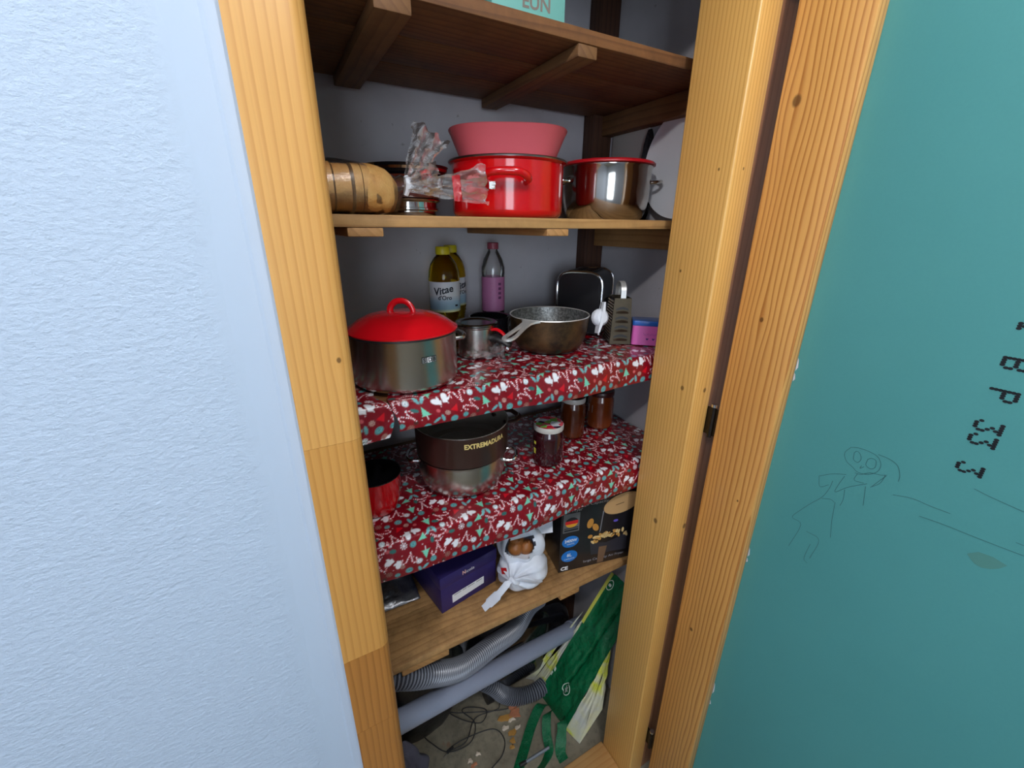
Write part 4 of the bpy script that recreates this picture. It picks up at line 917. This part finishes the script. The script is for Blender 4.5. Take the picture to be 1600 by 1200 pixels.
dec('picture_fries', half[0], mat('print_fries', S(196, 146, 74), .5), .0010); dec('picture_fries', half[1], mat('print_fries_pale', S(220, 190, 130), .5), .0013)
dec('picture_drumstick', [ell(.082, .141, .009, .015, -.2), ell(.0985, .125, .008, .013, .5), ell(.085, .098, .007, .006)], mat('print_chicken', S(186, 130, 56), .5), .0010)

# ---- white carrier bag, knotted, with brown onions inside
M['bagw'] = None
t = NT('thin_white_bag_film'); co = t.coord(); n1 = t.noise(co, 36, 5, .6)
t.base(t.mix(n1, S(206, 212, 226), S(232, 236, 244)), .32); t.b.inputs['Subsurface Weight'].default_value = .0; t.bump(n1, .5, .004); M['bagw'] = t.m
WB = thing('white_plastic_bag', 'knotted white plastic bag of onions on the lowest shelf', 'bag', (.431, .712, T6))
kn = Vector((-.052, -.046, .070))
def body(a, b):
    # pole at the knot: b = 0 knot, b = 1 far side
    ax = Vector((-.70, -.62, .36)).normalized(); e1 = ax.cross(Vector((0, 0, 1))).normalized(); e2 = ax.cross(e1)
    ph = PI*b; th = 2*PI*a; fold = .10*math.sin(th*9+1.5*math.sin(th*2))*math.exp(-b*3.2)
    r = 1+fold+.07*nz(math.cos(th)*2+3, math.sin(th)*2, b*4)
    d = (ax*math.cos(ph)+e1*math.sin(ph)*math.cos(th)+e2*math.sin(ph)*math.sin(th))*r
    if b < .22: d += ax*.22*(1-b/.22)**1.5
    p = Vector((d.x*.066, d.y*.058, .050+d.z*.051)); p.z = max(p.z, .0006); return p
G().grid(72, 36, body).mk('bag_body', M['bagw'], WB, smooth=60)
def upper(a, b):
    th = 2*PI*a; ph = -PI/2+PI*(.14+.80*b); w = 1+.09*nz(math.cos(th)*2.5, math.sin(th)*2.5+7, b*3)+.05*math.sin(th*7+b*4)
    return Vector((.004+.062*math.cos(ph)*math.cos(th)*w, .012+.048*math.cos(ph)*math.sin(th)*w, .118+.060*math.sin(ph)*w))
gg = G().grid(72, 36, upper); hd = Vector((-.42, -.78, .36)).normalized(); cc = Vector((.004, .012, .118)); keep = []
for fq in gg.f:
    m_ = sum((Vector(gg.v[i]) for i in fq), Vector())/len(fq)-cc; dd = Vector((m_.x/.062, m_.y/.048, m_.z/.060)).normalized()
    if dd.dot(hd) < .80+.05*nz(m_.x*90, m_.z*90, 2): keep.append(fq)
gg.f = keep; gg.m = [0]*len(keep); gg.mk('open_mouth', M['bagw'], WB, smooth=60)
G().add([(.02, -.015, .150), (.068, -.028, .148), (.078, -.010, .172), (.060, .02, .182), (.02, .02, .178), (-.03, .0, .176), (-.045, -.016, .160)], [(0,1,2,3),(0,3,4),(0,4,5),(0,5,6)]).mk('handle_flap', M['bagw'], WB, smooth=60)
G().ribbon(spline([kn, kn+Vector((-.018, -.004, .002)), kn+Vector((-.040, -.002, -.020)), kn+Vector((-.060, .010, -.050)), kn+Vector((-.072, .016, -.067))], 6), (0.25, -.9, -.5), [.010]*6+[.016]*7+[.022]*6+[.016]*6, thick=.004).mk('knot_tail', M['bagw'], WB, smooth=60, bevel=.0012)
G().ribbon(spline([kn, kn+Vector((.020, -.012, .004)), kn+Vector((.045, -.017, -.010)), kn+Vector((.072, -.008, -.034))], 6), (0.3, -.5, .8), [.010]*5+[.018]*8+[.013]*6, thick=.004).mk('knot_tail', M['bagw'], WB, smooth=60, bevel=.0012)
G().tube(spline([kn+Vector((-.006, .004, .006)), kn+Vector((-.002, -.007, .002)), kn+Vector((.007, -.006, -.006)), kn+Vector((.010, .003, -.002))], 5), .0055, 10).mk('knot', M['bagw'], WB, smooth=60)
G().add([(-.0655, -.014, .064), (-.056, -.024, .072), (-.058, -.020, .088), (-.0665, -.008, .082)], [(0,1,2,3)]).mk('red_print', M['red_plastic'], WB)
M['onion'] = mat('onion_skin', S(150, 92, 44), .4, var=.35, vscale=25, bump=.4)
for i, (x, y, z, r) in enumerate(((.404, .716, .830, .020), (.436, .720, .826, .020), (.420, .738, .852, .019))):
    o = thing('onion', ['brown onion in the mouth of the white bag, nearest the blue box', 'brown onion in the mouth of the white bag, nearest the air fryer carton', 'brown onion topmost and rearmost in the white bag'][i], 'onion', (x, y, z-r), 0, 'onions in the white bag')
    o.rotation_euler = (.5*i, .4-.3*i, 0)
    G().lathe([(0, .001), (r*.5, .002), (r*.9, r*.5), (r, r), (r*.86, r*1.5), (r*.5, r*1.85), (r*.16, r*2.05)], 28).mk('bulb', M['onion'], o, smooth=60); G().lathe([(r*.17, r*2.0), (r*.11, r*2.3), (0, r*2.35)], 12).mk('stem_tip', M['onion'], o)

# ---- silvery pouch at the left end of the lowest shelf
fm = mat('silver_foil', (.42, .43, .46), .34, .85, bump=.8, bscale=120)
def pouch(a, b):
    bul = math.sin(PI*a)*math.sin(PI*b); return Vector((-.05+.235*a, .782+.155*b, T6+.002+.030*bul*(1+.4*nz(a*9, b*9))+.012*b+.004*nz(a*14, b*14, 3)+.004))
o = G().grid(36, 30, pouch).mk('foil_pouch', fm, smooth=60); sol = o.modifiers.new('thickness', 'SOLIDIFY'); sol.thickness = .003; sol.offset = -1
tag(o, 'crumpled silvery foil pouch beside the blue box', 'pouch')

# ================================================================ on the pantry floor
F0 = FZ
def ribbed(ctrl, label):
    pth = spline(ctrl, 40); L = [0.0]
    for a, b in zip(pth[:-1], pth[1:]): L.append(L[-1]+(b-a).length)
    N_ = int(L[-1]/.0021); pts = []; k = 0
    for i in range(N_+1):
        s_ = L[-1]*i/N_
        while k < len(L)-2 and L[k+1] < s_: k += 1
        pts.append(pth[k].lerp(pth[k+1], (s_-L[k])/max(1e-9, L[k+1]-L[k])))
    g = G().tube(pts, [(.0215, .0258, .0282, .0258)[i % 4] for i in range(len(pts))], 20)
    g.m = [1 if (f_//20) % 4 in (0, 3) else 0 for f_ in range(len(g.f))]     # groove faces coloured darker, painting in the shade between the ribs
    o = g.mk('vacuum_hose', [M['hose'], M['hose_groove_shade']], smooth=25)
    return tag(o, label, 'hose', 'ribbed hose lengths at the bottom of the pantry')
M['hose'] = mat('grey_ribbed_hose', S(122, 126, 136), .32, .1); M['hose_groove_shade'] = mat('painted_groove_shade', S(58, 60, 68), .45)
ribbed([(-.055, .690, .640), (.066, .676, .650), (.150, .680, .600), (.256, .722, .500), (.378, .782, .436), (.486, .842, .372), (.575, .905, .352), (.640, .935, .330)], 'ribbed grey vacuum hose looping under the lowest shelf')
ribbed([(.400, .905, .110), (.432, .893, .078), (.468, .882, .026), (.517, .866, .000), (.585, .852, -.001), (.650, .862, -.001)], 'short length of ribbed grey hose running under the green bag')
a, b = Vector((.004, .650, .535)), Vector((.765, .856, .215)); d = (b-a).normalized()
pp = thing('plastic_pipe', 'long pale grey plastic pipe leaning across the bottom of the pantry', 'pipe')
G().tube([a, a+d*.05, a+d*.5, b], .0255, 28).mk('tube', mat('grey_pipe_plastic', S(146, 154, 176), .4), pp); G().tube([b-d*.06, b], .0290, 28).mk('socket_collar', mat('grey_pipe_collar', S(136, 144, 164), .4), pp)
# black vacuum cleaner at the back
VC = thing('vacuum_cleaner', 'glossy black vacuum cleaner in the dark behind the pipe', 'vacuum cleaner', (.566, .948, F0+.001))
def vb(a, b):
    th = 2*PI*a; ph = PI*b; x = math.sin(ph)*math.cos(th); y = math.sin(ph)*math.sin(th); z = math.cos(ph)
    f_ = lambda v, e: abs(v)**e*(1 if v > 0 else -1); return Vector((.205*f_(x, .6), .066*f_(y, .6), .178+.150*f_(z, .7)))
G().grid(56, 32, vb).mk('housing', M['black_gloss'], VC, smooth=70)
for sx_ in (-.14, .14): G().tube([(sx_-.012, -.02, .036), (sx_+.012, -.02, .036)], .035, 24).mk('wheel', M['black'], VC)
G().tube(spline([(-.07, 0, .318), (-.05, 0, .350), (.03, 0, .350), (.05, 0, .318)], 6), .009, 10).mk('carry_handle', M['black'], VC)
G().tube([(.05, -.060, .235), (.12, -.062, .235)], .012, 12).mk('grip_bar', M['chrome'], VC); G().box((-.12, -.0685, .20), (-.02, -.060, .26)).mk('vent_panel', M['black_soft'], VC, bevel=.003)

# grey cloth bundle
def cl(a, b):
    th = 2*PI*a; r = 1-.45*b; w = 1+.28*math.sin(th*5+b*5)*b+.25*nz(math.cos(th)*2, math.sin(th)*2, b*4)
    return Vector((.090+.085*r*w*math.cos(th)*math.cos(b*1.2), .835+.040*r*w*math.sin(th)*math.cos(b*1.2), F0+.001+.150*math.sin(b*1.5)*(1+.15*math.sin(th*3))))
o = G().grid(60, 24, cl).mk('cloth_bundle', mat('grey_violet_cloth', S(96, 94, 112), .85, var=.12), smooth=70); tag(o, 'grey-violet cloth bundle beside the casing under the pipe', 'cloth')

BS = thing('added_dark_bulk', 'added tall black sack in the dark behind the pipe and hose', 'bulk', (.175, .948, F0+.001))  # added black mass, put in to darken the gap below the lowest shelf
blob(56, 48, .175, .058, .56, .22, 2.6, 9, taper=.25).mk('bulk', mat('added_bulk_black', (.012, .012, .014), .3, bump=.6, bscale=60), BS, smooth=70)
blob(24, 16, .022, .020, .05, .5, 4, 2).mk('added_bulk_top', M['black'], BS, smooth=70, loc=(0, 0, .53))

# ---- green and white carrier bag leaning on the side wall
t = NT('green_woven_plastic'); co = t.coord(); n1 = t.noise(co, 42, 5, .7); n2 = t.noise(co, 500, 2); t.base(t.mix(n1, S(0, 88, 52), S(6, 116, 68)), .15); t.b.inputs['Coat Weight'].default_value = .3; t.bump(t.math('ADD', n1, t.math('MULTIPLY', n2, .1)), 1.0, .008); M['green'] = t.m
t = NT('yellow_white_bag_print'); co = t.coord(); n1 = t.noise(co, 13, 3, .5); t.base(t.ramp(n1, [(.36, S(206, 208, 198)), (.52, S(214, 214, 176)), (.62, S(206, 212, 60)), (.75, S(200, 200, 190))]), .35); t.bump(t.noise(co, 60, 4), .4, .004); M['gusset'] = t.m
GB = thing('green_shopping_bag', 'folded green and yellow-white woven shopping bag leaning on the side wall', 'bag')
BL, BR2, TL, TR = Vector((.600, .858, F0+.002)), Vector((.615, .712, F0+.002)), Vector((.802, .762, .520)), Vector((.822, .655, .520))
def panel(a, b, off=0.0):
    p = BL.lerp(BR2, a).lerp(TL.lerp(TR, a), b); n_ = Vector((-.92, -.2, .35)).normalized()
    w = .010*nz(a*3.2, b*5.5, 1)+.004*nz(a*9, b*16, 4)-.010*math.exp(-((a-.45-.25*b)/.03)**2)*(1 if b > .25 else b/.25)
    return p+n_*(w*min(1, b*8+.2)+off)
G().grid(40, 70, panel).mk('green_panel', M['green'], GB, smooth=60)
def emb(a0, b0, ra, rb, n=28, fn=None): return [panel(a0+ra*math.cos(t_)*(fn(t_) if fn else 1), b0+rb*math.sin(t_)*(fn(t_) if fn else 1), .0022) for t_ in [2*PI*i/n for i in range(n)]]
g = G(); o1, o2 = emb(.55, .20, .115, .042), emb(.55, .20, .098, .035); g.add(o1+o2, [(i, (i+1) % 28, 28+(i+1) % 28, 28+i) for i in range(28)])
e = emb(.55, .20, .062, .024, 40, lambda t_: .8+.25*math.cos(5*t_)); g.add(e, [tuple(range(40))])
o1, o2 = emb(.12, .93, .10, .034), emb(.12, .93, .085, .028); g.add(o1+o2, [(i, (i+1) % 28, 28+(i+1) % 28, 28+i) for i in range(28)])
g.add(emb(.12, .93, .05, .018, 24, lambda t_: .7+.3*math.cos(2*t_)), [tuple(range(24))]); g.add([panel(.02, .225, .002), panel(.075, .215, .002), panel(.075, .240, .002), panel(.02, .250, .002)], [(0,1,2,3)]); g.add([panel(.0, .18, .002), panel(.045, .175, .002), panel(.045, .205, .002), panel(.0, .21, .002)], [(0,1,2,3)])
g.mk('white_emblems', mat('white_bag_print', S(206, 222, 210), .4), GB, smooth=60)
def tri(p, q, r, amp=.006, sd=0, n=22):
    p, q, r = Vector(p), Vector(q), Vector(r)
    def fn(a, b):
        k = p.lerp(q, a).lerp(r, b); return k+Vector((nz(a*4+sd, b*5), nz(a*4, b*5+sd), nz(a*5, b*4, sd)))*amp*math.sin(PI*b)
    return G().grid(n, n, fn)
AP = panel(1, .62); G1 = Vector((.630, .655, F0+.003)); G2 = Vector((.712, .652, .085))
tri(BR2, G1, AP, sd=1).mk('near_gusset', M['gusset'], GB, smooth=60); tri(G1, G2, AP, sd=5).mk('near_gusset', M['gusset'], GB, smooth=60)
AL = panel(0, .70); L1 = Vector((.582, .925, F0+.003)); Lm = Vector((.606, .905, F0+.003))
tri(BL, Lm, AL, sd=3).mk('far_gusset', M['gusset'], GB, smooth=60); tri(Lm, L1, AL+Vector((-.012, .012, .0)), sd=8).mk('far_gusset', M['gusset'], GB, smooth=60)
G().ribbon([panel(0, .62+.38*i/8, .002) for i in range(9)], (.1, -1, 0), .010, thick=.002).mk('yellow_edge', mat('yellow_piping', S(206, 206, 90), .45), GB)
def strap(pts, w, wd): return G().ribbon(spline(pts, 7), wd, w, thick=.0016).mk('strap', M['green'], GB, smooth=60)
z = F0+.004
strap([(.604, .80, z+.004), (.570, .800, z+.030), (.520, .775, z+.012), (.470, .735, z+.004), (.418, .690, z+.003)], .034, (.6, -.7, .3))
strap([(.606, .78, z+.006), (.570, .760, z+.040), (.545, .725, z+.020), (.525, .680, z+.006), (.470, .655, z+.003)], .030, (.8, -.2, .4))
strap([(.612, .735, z+.006), (.600, .715, z+.045), (.580, .690, z+.020), (.560, .665, z+.004), (.555, .640, z+.002)], .034, (.8, .3, .4))
# ---- black cable, pen, flakes of debris
z = F0+.0022
cpts = [(.128, .855), (.129, .914), (.146, .947), (.177, .940), (.200, .896), (.242, .840), (.317, .832), (.353, .877), (.329, .932), (.360, .932), (.405, .895), (.372, .867), (.324, .904), (.288, .950), (.330, .925), (.467, .866), (.510, .874), (.462, .893), (.440, .880), (.360, .890), (.304, .839), (.240, .846), (.300, .850), (.398, .830), (.419, .786), (.393, .750), (.350, .734), (.300, .715)]
cpts = spline([(x, y, z+.0018*(i % 3)) for i, (x, y) in enumerate(cpts)], 8)
CB = thing('black_cable', 'thin black cable tangled on the concrete floor', 'cable')
G().tube(cpts, .0017, 7).mk('wire', M['black_soft'], CB); G().tube([(.262, .846, z+.003), (.238, .838, z+.003)], .0032, 10).mk('plug_body', M['black'], CB); G().tube([(.238, .838, z+.003), (.224, .832, z+.003)], .0019, 8).mk('plug_tip', M['chrome'], CB)
PN = thing('pen', 'dark pen with a pale barrel lying across the green strap', 'pen', (0, 0, F0))
G().tube([(.444, .6905, .018), (.530, .688, .020)], .0048, 12).mk('barrel', mat('grey_pen_barrel', S(140, 146, 156), .3, .4), PN); G().tube([(.424, .691, .0175), (.446, .6905, .018)], .0060, 12).mk('cap', M['black'], PN)
fl = [mat('terracotta_flake', S(176, 112, 80), .75, var=.3, vscale=90), mat('ochre_flake', S(176, 128, 60), .7, var=.3, vscale=90), mat('pale_flake', S(206, 190, 172), .7, var=.15)]
random.seed(11); dd = [(.497, .868, 0, .028), (.486, .838, 0, .024), (.450, .842, 1, .026), (.470, .828, 2, .014), (.437, .812, 2, .013), (.478, .795, 2, .012), (.452, .790, 1, .014), (.443, .770, 1, .013), (.433, .756, 1, .010), (.326, .790, 2, .011), (.296, .784, 2, .010), (.300, .768, 0, .012)]
nm = ['largest terracotta flake by the hose on the floor', 'terracotta flake just in front of the largest one', 'ochre flake beside the terracotta flakes', 'pale flake in front of the ochre flake', 'pale flake beside the cable loop', 'pale flake next to the green strap', 'ochre flake in the middle of the trail', 'ochre flake near the end of the trail', 'smallest ochre flake ending the trail', 'pale flake on the bare floor near the threshold', 'pale flake nearest the pipe end', 'terracotta flake nearest the threshold']
for (x, y, m_, r), n_ in zip(dd, nm):
    k = 9; rr = [r*random.uniform(.35, 1.25) for _ in range(k)]; ph = random.uniform(0, 6); g = G()
    v = [(rr[i]*math.cos(ph+2*PI*i/k), .75*rr[i]*math.sin(ph+2*PI*i/k), random.uniform(0, .0015)) for i in range(k)]+[(rr[i]*.9*math.cos(ph+2*PI*i/k), .68*rr[i]*math.sin(ph+2*PI*i/k), random.uniform(.003, .007)) for i in range(k)]+[(0, 0, .006)]
    g.add(v, [(i, (i+1) % k, k+(i+1) % k, k+i) for i in range(k)]+[(k+i, k+(i+1) % k, 2*k) for i in range(k)]+[tuple(range(k))[::-1]])
    o = g.mk('flake', fl[m_], loc=(x, y, F0+.0005), smooth=50); tag(o, n_, 'debris', 'flakes on the pantry floor')
